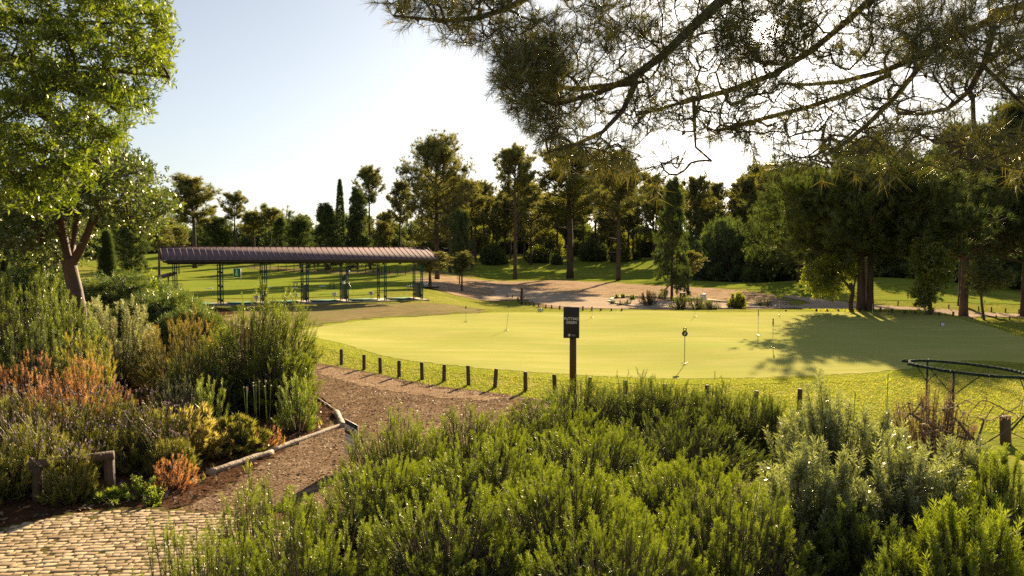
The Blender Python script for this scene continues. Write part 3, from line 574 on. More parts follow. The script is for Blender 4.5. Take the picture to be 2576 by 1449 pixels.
for s in (-1, 1): g = Geo(); addtube(g, [[c[0] + s * 8.5 / k, Y + .02, float(gz(c[0], Y)) - .05], c + [s * 8.5 / k, .02, -11 / k]], .03, 5); build('leg', g, M['stick'], fs)
# ball stands and club frames on the range tee
for i, (x0, x1, t, b, kind, lab) in enumerate(((738, 746, 711.5, 726, 0, 'small dark metal frame with a pale base near the 50 sign'), (828, 840, 708, 727, 1, 'open dark metal club stand with upright bars beside the golfer'), (444, 454, 714, 730, 0, 'thin metal frame with a pale base by the left end of shelter'))):
    L = gnd((x0 + x1) / 2, b); Y = L[1]; k = F / Y; w_, h_ = (x1 - x0) / k, (b - t) / k
    o_ = thing('club_stand', L, lab, 'club stand', 'metal stands on the practice tee'); g = Geo()
    for s in (-1, 1):
        for yy in (0, .35): addtube(g, [L + [s * w_ / 2, yy, -.02], L + [s * w_ / 2, yy, h_ * (1 if kind == 0 else .7)]], .022, 5)
    for yy in (0, .35): addtube(g, [L + [-w_ / 2, yy, h_ * (1 if kind == 0 else .7)], L + [w_ / 2, yy, h_ * (1 if kind == 0 else .7)]], .022, 5)
    build('frame', g, M['dark'], o_)
    if kind: 
        for s in (-.25, 0, .25): g = Geo(); addtube(g, [L + [s * w_, .17, .05], L + [s * w_ * 1.3, .17, h_]], .014, 5); build('club', g, M['dark'], o_)
    g = Geo(); addbox(g, L + [-w_ * .25, .17, .05], (w_ * 1.4, .5, .1)); build('base_tray', g, M['plate'] if kind == 0 else M['dark'], o_)
for i, (x, y, lab) in enumerate(((845 - 0, 721.5, 'white'), (746, 723, 'white'), (676, 724, 'white'), (811, 721.5, 'white'), (526, 727, 'white'))):
    if i in (0, 1): continue
    L = gnd(x, y); g = Geo(); addbox(g, L + [0, 0, .04], (.6, .25, .1), rot('Z', .3).T); bpy_o = build('ball_tray', g, M['plate'], loc=tuple(L)); md = bpy_o.modifiers.new('b', 'BEVEL'); md.width = .02
    tag(bpy_o, 'low pale ball tray on the practice grass %s' % {2: 'between the first and second divider panels', 3: 'left of the club stand', 4: 'at the left near the first bay'}[i], 'ball tray', 'ball trays on the practice tee')
# white notices at the edge of the green
for x, y, wp, hp, lab in ((1359.5, 780, 12, 5.5, 'low white framed notice at rear edge of the green left of the tall sign'), (2370.5, 817, 10, 9, 'small white square notice on the shaded right part of the green')):
    L = gnd(x, y + 5); Y = L[1]; k = F / Y; c = at(x, y, Y); o_ = thing('green_notice', L, lab, 'notice'); ax_ = rot('Z', .25).T @ rot('X', 0)
    g = Geo(); addbox(g, c, ((wp + 2) / k, .02, (hp + 1.6) / k), ax_); build('frame', g, M['dark'], o_)
    g = Geo(); addbox(g, c + [0, -.014, 0], (wp / k, .02, hp / k), ax_); pl = build('plate', g, M['plate'], o_)
    g = Geo(); addbox(g, c + [0, -.027, 0], (wp * .6 / k, .006, hp * .12 / k), ax_); build('printed_line', g, M['grey'], pl, loc=L)
    g = Geo(); addtube(g, [L - [0, 0, .05], c + [0, .02, 0]], .015, 5); build('stake', g, M['dark'], o_)
# heap of pale range balls on a dark tray by the right end of the shelter
L = gnd(1062, 724); o_ = thing('ball_trough', L, 'dark low trough heaped with white range balls beyond right end of the shelter', 'trough'); g = Geo()
addbox(g, L + [0, 0, .06], (3.2, .9, .12)); build('tray', g, M['dark'], o_)
bl = Geo(); ico = np.array([[0, 0, 1], [.9, 0, 0], [0, .9, 0], [-.9, 0, 0], [0, -.9, 0], [0, 0, -1]]); fi = np.array([[0, 1, 2], [0, 2, 3], [0, 3, 4], [0, 4, 1], [5, 2, 1], [5, 3, 2], [5, 4, 3], [5, 1, 4]])
n = 260; pp = rng.normal(0, 1, (n, 2)) * [.6, .2]; pp = np.clip(pp, [-1.4, -.4], [1.4, .4]); place(bl, ico, fi, L + np.column_stack([pp, .15 + .35 * np.exp(-(pp[:, 0] / .8) ** 2) * rng.random(n)]), np.tile([0, 0, 1.], (n, 1)), .06, rng); tag(build('ball_heap', bl, M['plate'], o_), kind='stuff')
# ================================================================ flower bed kerb, bins and boards in it
kb = [(1529, 758.5), (1542, 752), (1570, 747), (1600, 748.5), (1660, 750.5), (1720, 752.5), (1780, 756), (1850, 765), (1950, 770.5), (1958, 774), (1850, 778), (1740, 779), (1640, 776), (1580, 771), (1545, 764)]
patch('island_bed', kb, M['mulch'], .35, .05, .3, smooth=1)
KP = np.array([gnd(*p) for p in kb]); KP = np.vstack([KP, KP[:1]]); g = Geo()
M['kerb'] = mat('pale_kerb', (.42, .34, .28), (.34, .27, .22), 1.5, .9, coord='pos')
for A, B in zip(KP[:-1], KP[1:]):
    d_ = (B - A); l = np.linalg.norm(d_); d_ /= l; n_ = np.cross(d_, zv); n_ /= np.linalg.norm(n_); addbox(g, (A + B) / 2 + [0, 0, .07], (l, .22, .16), np.array([d_, n_, np.cross(n_, d_) * -1]))
tag(build('bed_kerb', g, M['kerb']), kind='structure')
# picnic-height pale slab table in the bed, brown round bin, slanted info board
L = gnd(1718, 781) ; L = gnd(1717, 776); Y = L[1]; k = F / Y; o_ = thing('litter_bin', L, 'brown round bin with a pale rim in the bushy flower bed', 'bin'); g = Geo(); hb = 38 / k; addtube(g, [L, L + [0, 0, hb * .5], L + [0, 0, hb]], [.2, .23, .24], 14); build('body', g, M['postbrown'], o_)
g = Geo(); addtube(g, [L + [0, 0, hb], L + [0, 0, hb + .07]], .26, 14); build('rim', g, M['conc'], o_)
L = gnd(1765, 774); Y = L[1]; k = F / Y; o_ = thing('info_board', L, 'pale slanted information board standing among the bushes of the island bed', 'information board')
c = at(1769, 748, Y); g = Geo(); addbox(g, c, (14 / k, .05, 17 / k), rot('Y', R(-14)).T @ rot('X', R(20)).T); build('panel', g, mat('bluish_panel', (.42, .48, .52), (.36, .42, .46), 3, .4), o_)
g = Geo(); addtube(g, [L - [0, 0, .1], c + [-.1, .06, 0]], .07, 8); build('leg', g, M['conc'], o_)
# practice field wire fence: posts with strands
M['wire'] = mat('fence_wire', (.12, .11, .10), (.10, .09, .08), 9, .6)
fpts = [gnd(x, y) for x, y in ((640, 676), (700, 682), (760, 684), (820, 686), (880, 688), (940, 690), (1000, 692), (1060, 695), (1120, 699))]
o_ = thing('wire_fence', fpts[0], 'low wire fence with thin posts along the edge of the practice range', 'fence'); W = Geo()
for i in range(len(fpts) - 1):
    A, B = fpts[i], fpts[i + 1]
    for t in (0, .34, .67):
        P = A + (B - A) * t; P[2] = gz(P[0], P[1]); g = Geo(); addtube(g, [P - [0, 0, .1], P + [0, 0, 1.25]], .05, 5); build('fence_post', g, M['wood'], o_)
    for z in (.4, .8, 1.2): segs(W, [A + [0, 0, z]], [B + [0, 0, z]], .012, .012, 3)
build('wires', W, M['wire'], o_)
# ================================================================ golfer
def golfer():
    L = gnd(863, 738.5); Y = L[1]; Hh = 55 / F * Y; s = Hh / 1.62
    J = dict(pel=(0, 0, .93), ch=(.13, 0, 1.22), nk=(.28, 0, 1.42), hd=(.38, 0, 1.55), ht=(.42, 0, 1.63), sl=(.24, .19, 1.37), sr=(.24, -.19, 1.37), el=(.33, .15, 1.08), er=(.33, -.15, 1.08), wl=(.40, .04, .84), wr=(.40, -.03, .82), pl=(.42, .02, .77), pr=(.42, -.02, .75),
             hl=(0, .1, .88), hr=(0, -.1, .88), kl=(.08, .14, .5), kr=(.08, -.14, .5), al=(-.01, .17, .09), ar=(-.01, -.17, .09), tl=(.17, .2, .03), tr=(.17, -.2, .03))
    Rr = dict(pel=.15, ch=.16, nk=.06, hd=.095, ht=.07, sl=.075, sr=.075, el=.05, er=.05, wl=.033, wr=.033, pl=.035, pr=.035, hl=.1, hr=.1, kl=.07, kr=.07, al=.05, ar=.05, tl=.04, tr=.04)
    E = [('pel', 'ch'), ('ch', 'nk'), ('nk', 'hd'), ('hd', 'ht'), ('ch', 'sl'), ('ch', 'sr'), ('sl', 'el'), ('sr', 'er'), ('el', 'wl'), ('er', 'wr'), ('wl', 'pl'), ('wr', 'pr'), ('pel', 'hl'), ('pel', 'hr'), ('hl', 'kl'), ('hr', 'kr'), ('kl', 'al'), ('kr', 'ar'), ('al', 'tl'), ('ar', 'tr')]
    for sd_, pn, sg_ in (('l', 'pl', 1), ('r', 'pr', -1)):
        px_, py_, pz_ = J[pn]
        for f_ in range(5):
            a_ = 'f%s%d' % (sd_, f_); b_ = 'g%s%d' % (sd_, f_)
            J[a_] = (px_ + .012 * (f_ - 2), py_ - sg_ * .02, pz_ - .035 - .003 * f_); J[b_] = (px_ + .012 * (f_ - 2), py_ - sg_ * .045, pz_ - .055 + (.03 if f_ == 4 else 0)); Rr[a_] = .009; Rr[b_] = .008; E += [(pn, a_), (a_, b_)]
    K = list(J); me = bpy.data.meshes.new('person'); me.from_pydata([tuple(np.array(J[k]) * s) for k in K], [(K.index(a), K.index(b)) for a, b in E], []); ob = bpy.data.objects.new('t', me); COL.objects.link(ob)
    md = ob.modifiers.new('s', 'SKIN'); me.update()
    for i, k in enumerate(K): me.skin_vertices[0].data[i].radius = (Rr[k] * s, Rr[k] * s)
    me.skin_vertices[0].data[0].use_root = True
    ob.modifiers.new('u', 'SUBSURF').levels = 2; dg = bpy.context.evaluated_depsgraph_get(); m2_ = bpy.data.meshes.new_from_object(ob.evaluated_get(dg)); bpy.data.objects.remove(ob)
    root = thing('person', L, 'golfer in dark shirt, pale trousers and white cap bent over the ball', 'person')
    m2_.name = 'body'
    for m_ in (mat('skin', (.42, .24, .17)), mat('dark_shirt', (.02, .02, .04), (.03, .03, .05)), mat('pale_trousers', (.62, .62, .68), (.56, .56, .62)), mat('dark_shoe', (.04, .03, .03))): m2_.materials.append(m_)
    for p in m2_.polygons:
        c = p.center / s; x, z = c.x, c.z; arm = (x > .30 and z < 1.12 and abs(c.y) < .2) or (x > .36 and z < 1.3)
        p.material_index = 0 if (arm or z > 1.455) else (3 if z < .085 else (2 if z < .93 else 1)); p.use_smooth = True
    b = bpy.data.objects.new('body', m2_); COL.objects.link(b); b.parent = root
    g = Geo(); c = L + np.array([.405, 0, 1.62]) * s; a_ = np.linspace(0, 2 * np.pi, 13)[:-1]; P = [];
    for zz, rr_ in ((-.02, .1), (.03, .098), (.075, .07), (.095, .02)): P += [[c[0] + math.cos(t) * rr_ * s + zz * .4 * s, c[1] + math.sin(t) * rr_ * s, c[2] + zz * s] for t in a_]
    g.add(P, [[l * 12 + j, l * 12 + (j + 1) % 12, l * 12 + 12 + (j + 1) % 12, l * 12 + 12 + j] for l in range(3) for j in range(12)]); addbox(g, c + np.array([.12, 0, -.03]) * s, np.array([.1, .13, .012]) * s); build('cap', g, M['plate'], root)
    g = Geo(); hand = L + np.array([.42, 0, .76]) * s; addtube(g, [hand + np.array([-.03, 0, .12]) * s, hand + np.array([.38, 0, -.72]) * s], .009, 5); addbox(g, hand + np.array([.42, 0, -.73]) * s, np.array([.1, .04, .05]) * s); o = build('golf_club', g, M['dark'], loc=tuple(hand)); tag(o, 'golf club with thin dark shaft held by the golfer', 'golf club')
golfer()
# ================================================================ plant templates
def tpl_needles(n, L, w, ang0, ang1, zspan, seed, curve=.15, two=False):
    """needles spread along the z axis (length 1): returns V, F(tri), tint offset"""
    r = np.random.default_rng(seed); V = []; Fc = []; T = []
    for i in range(n):
        z = zspan[0] + (zspan[1] - zspan[0]) * (i + r.random()) / n; a = i * 2.4 + r.normal(0, .3); el = math.radians(ang0 + (ang1 - ang0) * r.random()); l = L * (.75 + .4 * r.random())
        d = np.array([math.cos(a) * math.sin(el), math.sin(a) * math.sin(el), math.cos(el)]); s = np.cross(d, r.normal(0, 1, 3)); s /= np.linalg.norm(s); b = len(V); P = np.array([0, 0, z])
        m = P + d * l * .55 + np.array([0, 0, curve * l * .3]); t = P + d * l + np.array([0, 0, curve * l])
        if two: V += [P, m - s * w, m + s * w, t]; Fc += [[b, b + 1, b + 2], [b + 1, b + 3, b + 2]]; T += [i / n - .5] * 4
        else: V += [P - s * w * .5, P + s * w * .5, t]; Fc += [[b, b + 1, b + 2]]; T += [i / n - .5] * 3
    return np.array(V), np.array(Fc), np.array(T)
def tpl_stem(tp, r=.012, n=3, mat_tint=-.5):
    V, Fc, T = tp; a = np.arange(n) * 2 * np.pi / n; c = np.column_stack([np.cos(a) * r, np.sin(a) * r, np.zeros(n)]); b = len(V)
    V2 = np.vstack([V, c, [[0, 0, 1]]]); f = np.array([[b + j, b + (j + 1) % n, b + n] for j in range(n)]); return V2, np.vstack([Fc, f]), np.concatenate([T, [mat_tint] * (n + 1)])
T_ROS = [tpl_stem(tpl_needles(64, .17, .013, 30, 62, (.04, .98), s, .25, True)) for s in (1, 2, 3)]       # upright rosemary shoot, scaled to its length
T_ROSF = [tpl_stem(tpl_needles(24, .24, .03, 25, 60, (.1, .96), s, .2)) for s in (4, 5)]
T_OLD = [tpl_stem(tpl_needles(18, .3, .05, 20, 70, (.1, .96), s, .2)) for s in (14, 15)]
T_GREY = [tpl_stem(tpl_needles(26, .27, .028, 35, 75, (.05, .97), s, .15, True)) for s in (6, 7)]
T_LEAF = [tpl_stem(tpl_needles(16, .42, .050, 35, 90, (.1, .98), s, -.15, True), .012) for s in (8, 9, 10)]
T_SMALL = [tpl_stem(tpl_needles(12, .4, .11, 30, 85, (.1, .98), s, 0, True), .012) for s in (11, 12)]
T_TUFT = [tpl_stem(tpl_needles(24, .85, .027, 15, 75, (.35, 1), s, .0), .03) for s in (21, 22, 23)]
T_FAR = [tpl_needles(13, .9, .10, 5, 85, (0, .3), s, .1) for s in (31, 32, 33)]
T_MID = [tpl_needles(22, .9, .07, 5, 70, (0, .35), s, .1) for s in (34, 35, 36)]
T_FROND = [tpl_needles(22, .35, .05, 35, 70, (0, .95), s, .1) for s in (41, 42)]
T_GRASS = [tpl_needles(16, 1.0, .035, 2, 35, (0, .02), s, -.2, True) for s in (51, 52)]
def puts(g, tpls, P, D, S, rng, tint=None, mat=0, up=False):
    P = np.asarray(P); D = np.asarray(D); n = len(P); S = np.broadcast_to(S, (n,)); tint = rng.random(n) if tint is None else np.broadcast_to(tint, (n,))
    w_ = rng.integers(0, len(tpls), n)
    for k, (V, Fc, T) in enumerate(tpls):
        m = w_ == k; place(g, V, Fc, P[m], D[m], S[m], rng, tint[m], mat, T, up)
M['bark'] = mat('pine_bark', (.055, .035, .026), (.10, .065, .045), 3, .9, bump=1, sx=(1, 1, .3), bscale=9, coord='pos')
M['barkred'] = mat('smooth_reddish_bark', (.16, .075, .04), (.09, .05, .035), 3, .7, bump=.6, sx=(1, 1, .3), bscale=14, coord='pos')
M['twig'] = mat('twig', (.10, .065, .045), (.15, .10, .07), 8, .8, coord='pos')
M['deadtwig'] = mat('dead_twig', (.13, .095, .075), (.085, .055, .042), 8, .8, coord='pos')
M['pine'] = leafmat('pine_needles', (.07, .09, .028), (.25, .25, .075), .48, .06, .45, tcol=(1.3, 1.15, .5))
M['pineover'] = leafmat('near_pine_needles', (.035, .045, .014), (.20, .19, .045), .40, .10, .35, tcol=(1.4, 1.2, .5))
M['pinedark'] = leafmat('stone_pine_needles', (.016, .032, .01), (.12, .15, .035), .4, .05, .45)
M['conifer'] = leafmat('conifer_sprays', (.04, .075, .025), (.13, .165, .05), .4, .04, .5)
M['broad'] = leafmat('broad_leaves', (.06, .085, .018), (.14, .17, .03), .5, .06, .35)
M['willow'] = leafmat('long_bright_leaves', (.055, .09, .012), (.23, .27, .03), .52, .05, .4, tcol=(1.3, 1.3, .35))
M['olive'] = leafmat('small_glossy_leaves', (.05, .075, .02), (.16, .19, .04), .45, .07, .35)
M['young'] = leafmat('young_yellow_leaves', (.11, .14, .015), (.24, .24, .03), .6, .05, .4)
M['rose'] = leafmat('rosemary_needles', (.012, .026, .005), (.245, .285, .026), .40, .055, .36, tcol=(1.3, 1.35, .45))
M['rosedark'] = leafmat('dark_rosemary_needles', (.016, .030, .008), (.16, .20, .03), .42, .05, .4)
M['greyleaf'] = leafmat('grey_green_leaves', (.06, .085, .025), (.30, .32, .14), .42, .12, .35)
M['silver'] = leafmat('silver_leaves', (.16, .17, .08), (.42, .42, .24), .35, .06, .5)
M['orange'] = leafmat('rusty_leaves', (.10, .11, .022), (.32, .21, .05), .5, .04, .5, c3=(.40, .16, .05))
M['redw'] = leafmat('reddish_weed', (.40, .16, .09), (.50, .25, .14), .5, .05, .5, c3=(.2, .26, .05))
M['yellowg'] = leafmat('yellow_green_leaves', (.20, .20, .03), (.42, .34, .05), .5, .05, .5)
M['juni'] = leafmat('juniper_sprays', (.06, .10, .03), (.19, .22, .05), .4, .06, .4)
M['lavl'] = leafmat('lavender_leaves', (.08, .10, .02), (.31, .29, .06), .45, .05, .4, c3=(.45, .3, .12))
M['lavf'] = leafmat('lavender_heads', (.20, .14, .20), (.40, .30, .42), .3, .03, .5, c3=(.30, .24, .16))
M['drygrass'] = leafmat('dry_grass', (.30, .24, .08), (.50, .42, .18), .5, .05, .4)
M['weed'] = leafmat('green_weed', (.12, .18, .03), (.26, .30, .05), .55, .05, .4)
M['deadleaf'] = leafmat('dead_leaves', (.15, .09, .07), (.28, .18, .14), .3, .03, .6)
# ================================================================ shrubs
def shrub(name, seed, rx, ry, h, n, tpls, mleaf, size, lobes=9, up=.9, spread=.8, inner=.35, twigs=120, low=.12, mold=None, tw=.006, lob=.42, lean=(0, 0), edge=.5):
    """a bush of many rising branches, each clothed with leafy shoots on its upper part; gaps stay open between the branches"""
    r = np.random.default_rng(seed); per = 9; nb = max(9, int(n * 1.15 / per)); rm = (rx + ry) / 2
    a = r.random(nb) * 6.283; q = np.sqrt(r.random(nb)); skirt = r.random(nb) < .26; q[skirt] = .8 + .3 * r.random(skirt.sum())
    lump = .5 + .5 * np.sin(np.cos(a) * q * lobes * .55 + seed) * np.cos(np.sin(a) * q * lobes * .5 + seed * 1.7)
    Ht = h * (1 - edge * q ** 2.3) * (.60 + .20 * r.random(nb) + .26 * lump) ; Ht[skirt] *= .35 + .4 * r.random(skirt.sum())
    Ht[lump < .24] *= .52; Ht *= h / np.percentile(Ht, 95); tall = r.random(nb) < .10; Ht[tall] *= 1.07
    tip = np.column_stack([np.cos(a) * q * rx, np.sin(a) * q * ry, Ht]) + np.column_stack([lean[0] * Ht, lean[1] * Ht, 0 * Ht]); base = np.column_stack([np.cos(a) * q * rx * .22, np.sin(a) * q * ry * .22, 0 * Ht]); mid = base * .35 + tip * .65; mid[:, 2] = tip[:, 2] * (.42 + .1 * r.random(nb)); mid[:, :2] += r.normal(0, .05 * rm, (nb, 2))
    k = np.repeat(np.arange(nb), per); m = len(k); t = 1 - (1 - low) * .75 * r.random(m) ** 1.25; t[::per] = 1.0
    def bz(t, k): t = t[:, None]; return base[k] * (1 - t) ** 2 + mid[k] * 2 * t * (1 - t) + tip[k] * t * t
    P = bz(t, k); T = bz(t + .03, k) - P; T /= np.linalg.norm(T, axis=1)[:, None]; side = r.normal(0, 1, (m, 3)); side -= (side * T).sum(1)[:, None] * T; side /= np.linalg.norm(side, axis=1)[:, None]
    P = P + side * (rm * .11 * spread * r.random(m) * (1.3 - t))[:, None]
    D = T * .9 + side * (spread * 1.1 * (1.3 - t))[:, None] + np.array([0, 0, up * .55]) + r.normal(0, .25, (m, 3)); D[::per] = T[::per] + [0, 0, up * .4] + r.normal(0, .1, (nb, 3))
    S = size * .82 * (.5 + .75 * r.random(m)); pt = r.normal(0, .16, nb)
    tint = np.clip(.0 + .9 * t ** 3.4 + pt[k] + r.normal(0, .13, m), 0, 1); ok = P[:, 2] > .01; Dn = D / np.linalg.norm(D, axis=1)[:, None]  # new tips paler; inner shoots darkened, the bush's self-shadow put into the tint
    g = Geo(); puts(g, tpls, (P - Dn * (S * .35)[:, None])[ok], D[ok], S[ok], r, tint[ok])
    W = Geo(); z1 = np.full(nb, .45); z2 = np.full(nb, .75); i = np.arange(nb); p0, p1_, p2_, p3_ = base - [0, 0, .03], bz(z1, i), bz(z2, i), tip
    segs(W, p0, p1_, tw * 1.7, tw * 1.2, 4); segs(W, p1_, p2_, tw * 1.2, tw * .8, 4); segs(W, p2_, p3_, tw * .8, tw * .4, 4)
    return [('foliage', g, mleaf), ('stems', W, mold or M['twig'])]
def put(name, parts, loc, label, cat, group=None, rz=0, s=1):
    t = thing(name, loc, label, cat, group, rz, s)
    for pn, g, m in parts:
        o = build(pn, g, m, t, loc=(0, 0, 0))
        if pn in ('flower_heads', 'flower_stalks'): o['kind'] = 'stuff'
    return t
def sloc(px, Y, top, wpx):
    X = at(px, 700, Y)[0]; z0 = float(gz(X, Y)); return np.array([X, Y, z0 - .03]), at(px, top, Y)[2] - z0, wpx / F * Y / 2
def SH(name, label, cat, px, Y, top, wpx, n, tpls, ml, size, group=None, depth=1.0, seed=None, **k):
    L, h, rx = sloc(px, Y, top, wpx); h = max(h - size * .35, .15)
    return put(name, shrub(name, seed or int(px + Y * 10), rx, rx * depth, h, int(n), tpls, ml, size, **k), L, label, cat, group)
RG = 'rosemary bushes in the foreground bed'
fr = [
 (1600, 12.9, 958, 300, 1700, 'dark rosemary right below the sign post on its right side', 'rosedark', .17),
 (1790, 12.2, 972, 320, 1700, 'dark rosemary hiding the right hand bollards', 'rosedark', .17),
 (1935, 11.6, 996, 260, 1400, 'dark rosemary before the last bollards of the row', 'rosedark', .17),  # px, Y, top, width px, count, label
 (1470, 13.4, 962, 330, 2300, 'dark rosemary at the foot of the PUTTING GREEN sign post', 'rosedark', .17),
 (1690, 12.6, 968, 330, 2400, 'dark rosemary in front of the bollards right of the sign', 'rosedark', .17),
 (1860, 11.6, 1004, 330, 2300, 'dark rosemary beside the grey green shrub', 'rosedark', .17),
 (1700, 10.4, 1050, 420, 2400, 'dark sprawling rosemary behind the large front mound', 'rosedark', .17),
 (1380, 10.6, 1010, 330, 2000, 'rosemary mound just left below the sign post', 'rose', .17),
 (1180, 9.8, 1030, 330, 2000, 'rosemary mound touching the mulch path, upper middle', 'rose', .17),
 (1000, 8.9, 1058, 300, 1900, 'rosemary mound right behind the warning sign', 'rose', .17),
 (1480, 8.3, 1085, 430, 2000, 'broad bright rosemary below the sign', 'rose', .18),
 (1220, 7.4, 1118, 420, 2000, 'broad bright rosemary in the middle of the mass', 'rose', .18),
 (945, 6.9, 1172, 390, 1900, 'bright rosemary right of the mulch path corner', 'rose', .18),
 (1740, 7.0, 1165, 470, 2000, 'bright rosemary before the dark gap on the right', 'rose', .18),
 (655, 6.5, 1232, 360, 1800, 'low bright rosemary beside the cobbles', 'rose', .17),
 (1420, 6.0, 1180, 470, 1900, 'large near rosemary below the centre', 'rose', .18),
 (1120, 5.5, 1240, 430, 1800, 'near rosemary with open dark stems, lower middle', 'rose', .17),
 (1850, 5.4, 1240, 430, 1700, 'near rosemary at the right end of the front mass', 'rose', .17),
 (780, 5.2, 1290, 460, 1700, 'near rosemary overhanging the cobbled path', 'rose', .17),
 (500, 5.1, 1340, 440, 1700, 'lowest rosemary at the bottom left of the mass', 'rose', .16),
 (1560, 4.7, 1300, 520, 1600, 'nearest rosemary at the bottom centre of the photo', 'rose', .16)]
for px, Y, top, wpx, n, lab, ml, sz in fr:
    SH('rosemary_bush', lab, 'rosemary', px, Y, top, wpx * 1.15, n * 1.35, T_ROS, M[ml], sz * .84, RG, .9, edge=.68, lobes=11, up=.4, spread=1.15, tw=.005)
# right foreground
T_WEST = T_GREY
SH('grey_shrub', 'grey green long leaved shrub in front of the bag rack', 'shrub', 2110, 7.6, 1010, 400, 1700, T_GREY, M['greyleaf'], .22, depth=.8, up=.7, spread=.9, twigs=150)
SH('grey_shrub', 'lower grey green shrub beside the dark gap at right', 'shrub', 2060, 6.2, 1130, 300, 1100, T_GREY, M['greyleaf'], .2, depth=.8, up=.7, spread=.9)
SH('grey_shrub', 'grey green shrub with pale leaf tips below the dead shrub', 'shrub', 2310, 6.3, 1115, 280, 900, T_GREY, M['greyleaf'], .2, depth=.8, up=.6, spread=.9)
SH('grey_shrub', 'small grey green shrub right in front of the dead brown shrub', 'shrub', 2440, 7.5, 1105, 200, 600, T_GREY, M['greyleaf'], .18, depth=.8, up=.6, spread=.9)
SH('rosemary_bush', 'dark rosemary hidden behind the corner rosemary at lower right', 'rosemary', 2200, 5.6, 1290, 300, 800, T_ROS, M['rosedark'], .2, RG, .9, up=.8, spread=.8)
SH('rosemary_bush', 'tall rosemary with long upright shoots in the bottom right corner', 'rosemary', 2480, 4.8, 1290, 430, 1300, T_ROS, M['rose'], .24, RG, .9, lobes=8, up=1.3, spread=.4)
SH('rosemary_bush', 'rosemary against the right edge below the timber stump', 'rosemary', 2540, 6.0, 1150, 330, 1300, T_ROS, M['rose'], .22, RG, .9, lobes=8, up=1.2, spread=.5)
SH('rosemary_bush', 'small dim rosemary in the dark gap at lower right', 'rosemary', 2290, 4.9, 1400, 260, 600, T_ROS, M['rosedark'], .2, RG, .9, lobes=6, up=1.1, spread=.5)
# tall single stems poking out of the grey shrub
for px, top, bot in ((2232, 940, 1060), (2150, 985, 1050)):
    Y = 7.4; A, B = at(px - 4, bot + 30, Y), at(px + 2, top, Y); L = np.array([A[0], Y, float(gz(A[0], Y))]); t = thing('sage_stem', L, 'single tall leafy stem rising above the grey shrub, ' + ('the taller right one' if px > 2200 else 'the shorter left one'), 'plant')
    g = Geo(); addtube(g, [L, A, B], .004, 5); build('stem', g, M['weed'], t); g = Geo(); r = np.random.default_rng(px); m = 16; P = A + (B - A) * np.linspace(.1, 1, m)[:, None]; V = np.array([[0, 0, 0], [.12, 0, .5], [-.12, 0, .5], [0, 0, 1.]]); D = np.column_stack([r.normal(0, 1, m), r.normal(0, .6, m), r.random(m) * .9 + .3]); place(g, V, np.array([[0, 1, 3], [0, 3, 2]]), P, D, .055, r); build('leaves', g, M['weed'], t)
# ================================================================ branching growth
def colonize(root, targets, step=.3, seed=0, sag=0.0, jit=.06, pref=.25, mainw=None):
    """grow twigs from a given skeleton (root: list of (P, parent)) to every target; returns P, parent, tip indices"""
    r = np.random.default_rng(seed); P = [np.array(p[0], float) for p in root]; par = [p[1] for p in root]; A = np.empty((len(P) + len(targets) * 14, 3)); A[:len(P)] = P; n = len(P); depth = [0] * n
    dep = np.zeros(len(A)); dep[:n] = 0; tips = []; Tg = np.array(targets); d0 = np.min(np.linalg.norm(Tg[:, None] - A[None, :n:max(1, n // 60)], axis=2), 1)
    for t in Tg[np.argsort(d0)]:
        D = np.linalg.norm(A[:n] - t, axis=1) + pref * dep[:n] * .1; i = int(np.argmin(D)); v = t - A[i]; l = np.linalg.norm(v); k = int(min(12, max(1, math.ceil(l / step)))); prev = i
        bend = np.cross(v, r.normal(0, 1, 3)); bend = bend / max(np.linalg.norm(bend), 1e-6) * l * .16
        for j in range(1, k + 1):
            s = j / k; q = A[i] + v * s + bend * math.sin(math.pi * s) + (r.normal(0, jit * step, 3) if j < k else 0); q[2] -= sag * l * math.sin(math.pi * s)
            A[n] = q; par.append(prev); dep[n] = dep[prev] + step; prev = n; n += 1
        tips.append(prev)
    A = A[:n].copy(); par = np.array(par); nc = np.bincount(par[par >= 0], minlength=n); ch = np.zeros(n, int); ch[par[par >= 0]] = np.where(par >= 0)[0]; one = (nc == 1) & (par >= 0); one[:len(root)] = False; k = np.where(one)[0]
    for _ in range(3): A[k] = .5 * A[k] + .25 * (A[par[k]] + A[ch[k]])
    return A, par, np.array(tips)
def wood(g, A, par, rt, rmax, ex=.45, n=5, fixed=None, tint=.5):
    cnt = np.ones(len(A))
    ch = np.zeros(len(A)); 
    for i in range(len(A) - 1, -1, -1):
        if par[i] >= 0: cnt[par[i]] += cnt[i]
    rad = np.minimum(rt * cnt ** ex, rmax)
    if fixed is not None: rad[:len(fixed)] = np.maximum(rad[:len(fixed)], fixed)
    i = np.where(par >= 0)[0]; big = rad[i] > rt * 4
    segs(g, A[par[i[big]]], A[i[big]], np.minimum(rad[par[i[big]]], rad[i[big]] * 1.35), rad[i[big]], 8); segs(g, A[par[i[~big]]], A[i[~big]], rad[i[~big]], rad[i[~big]] * .9, n if n < 5 else 4)
    return rad
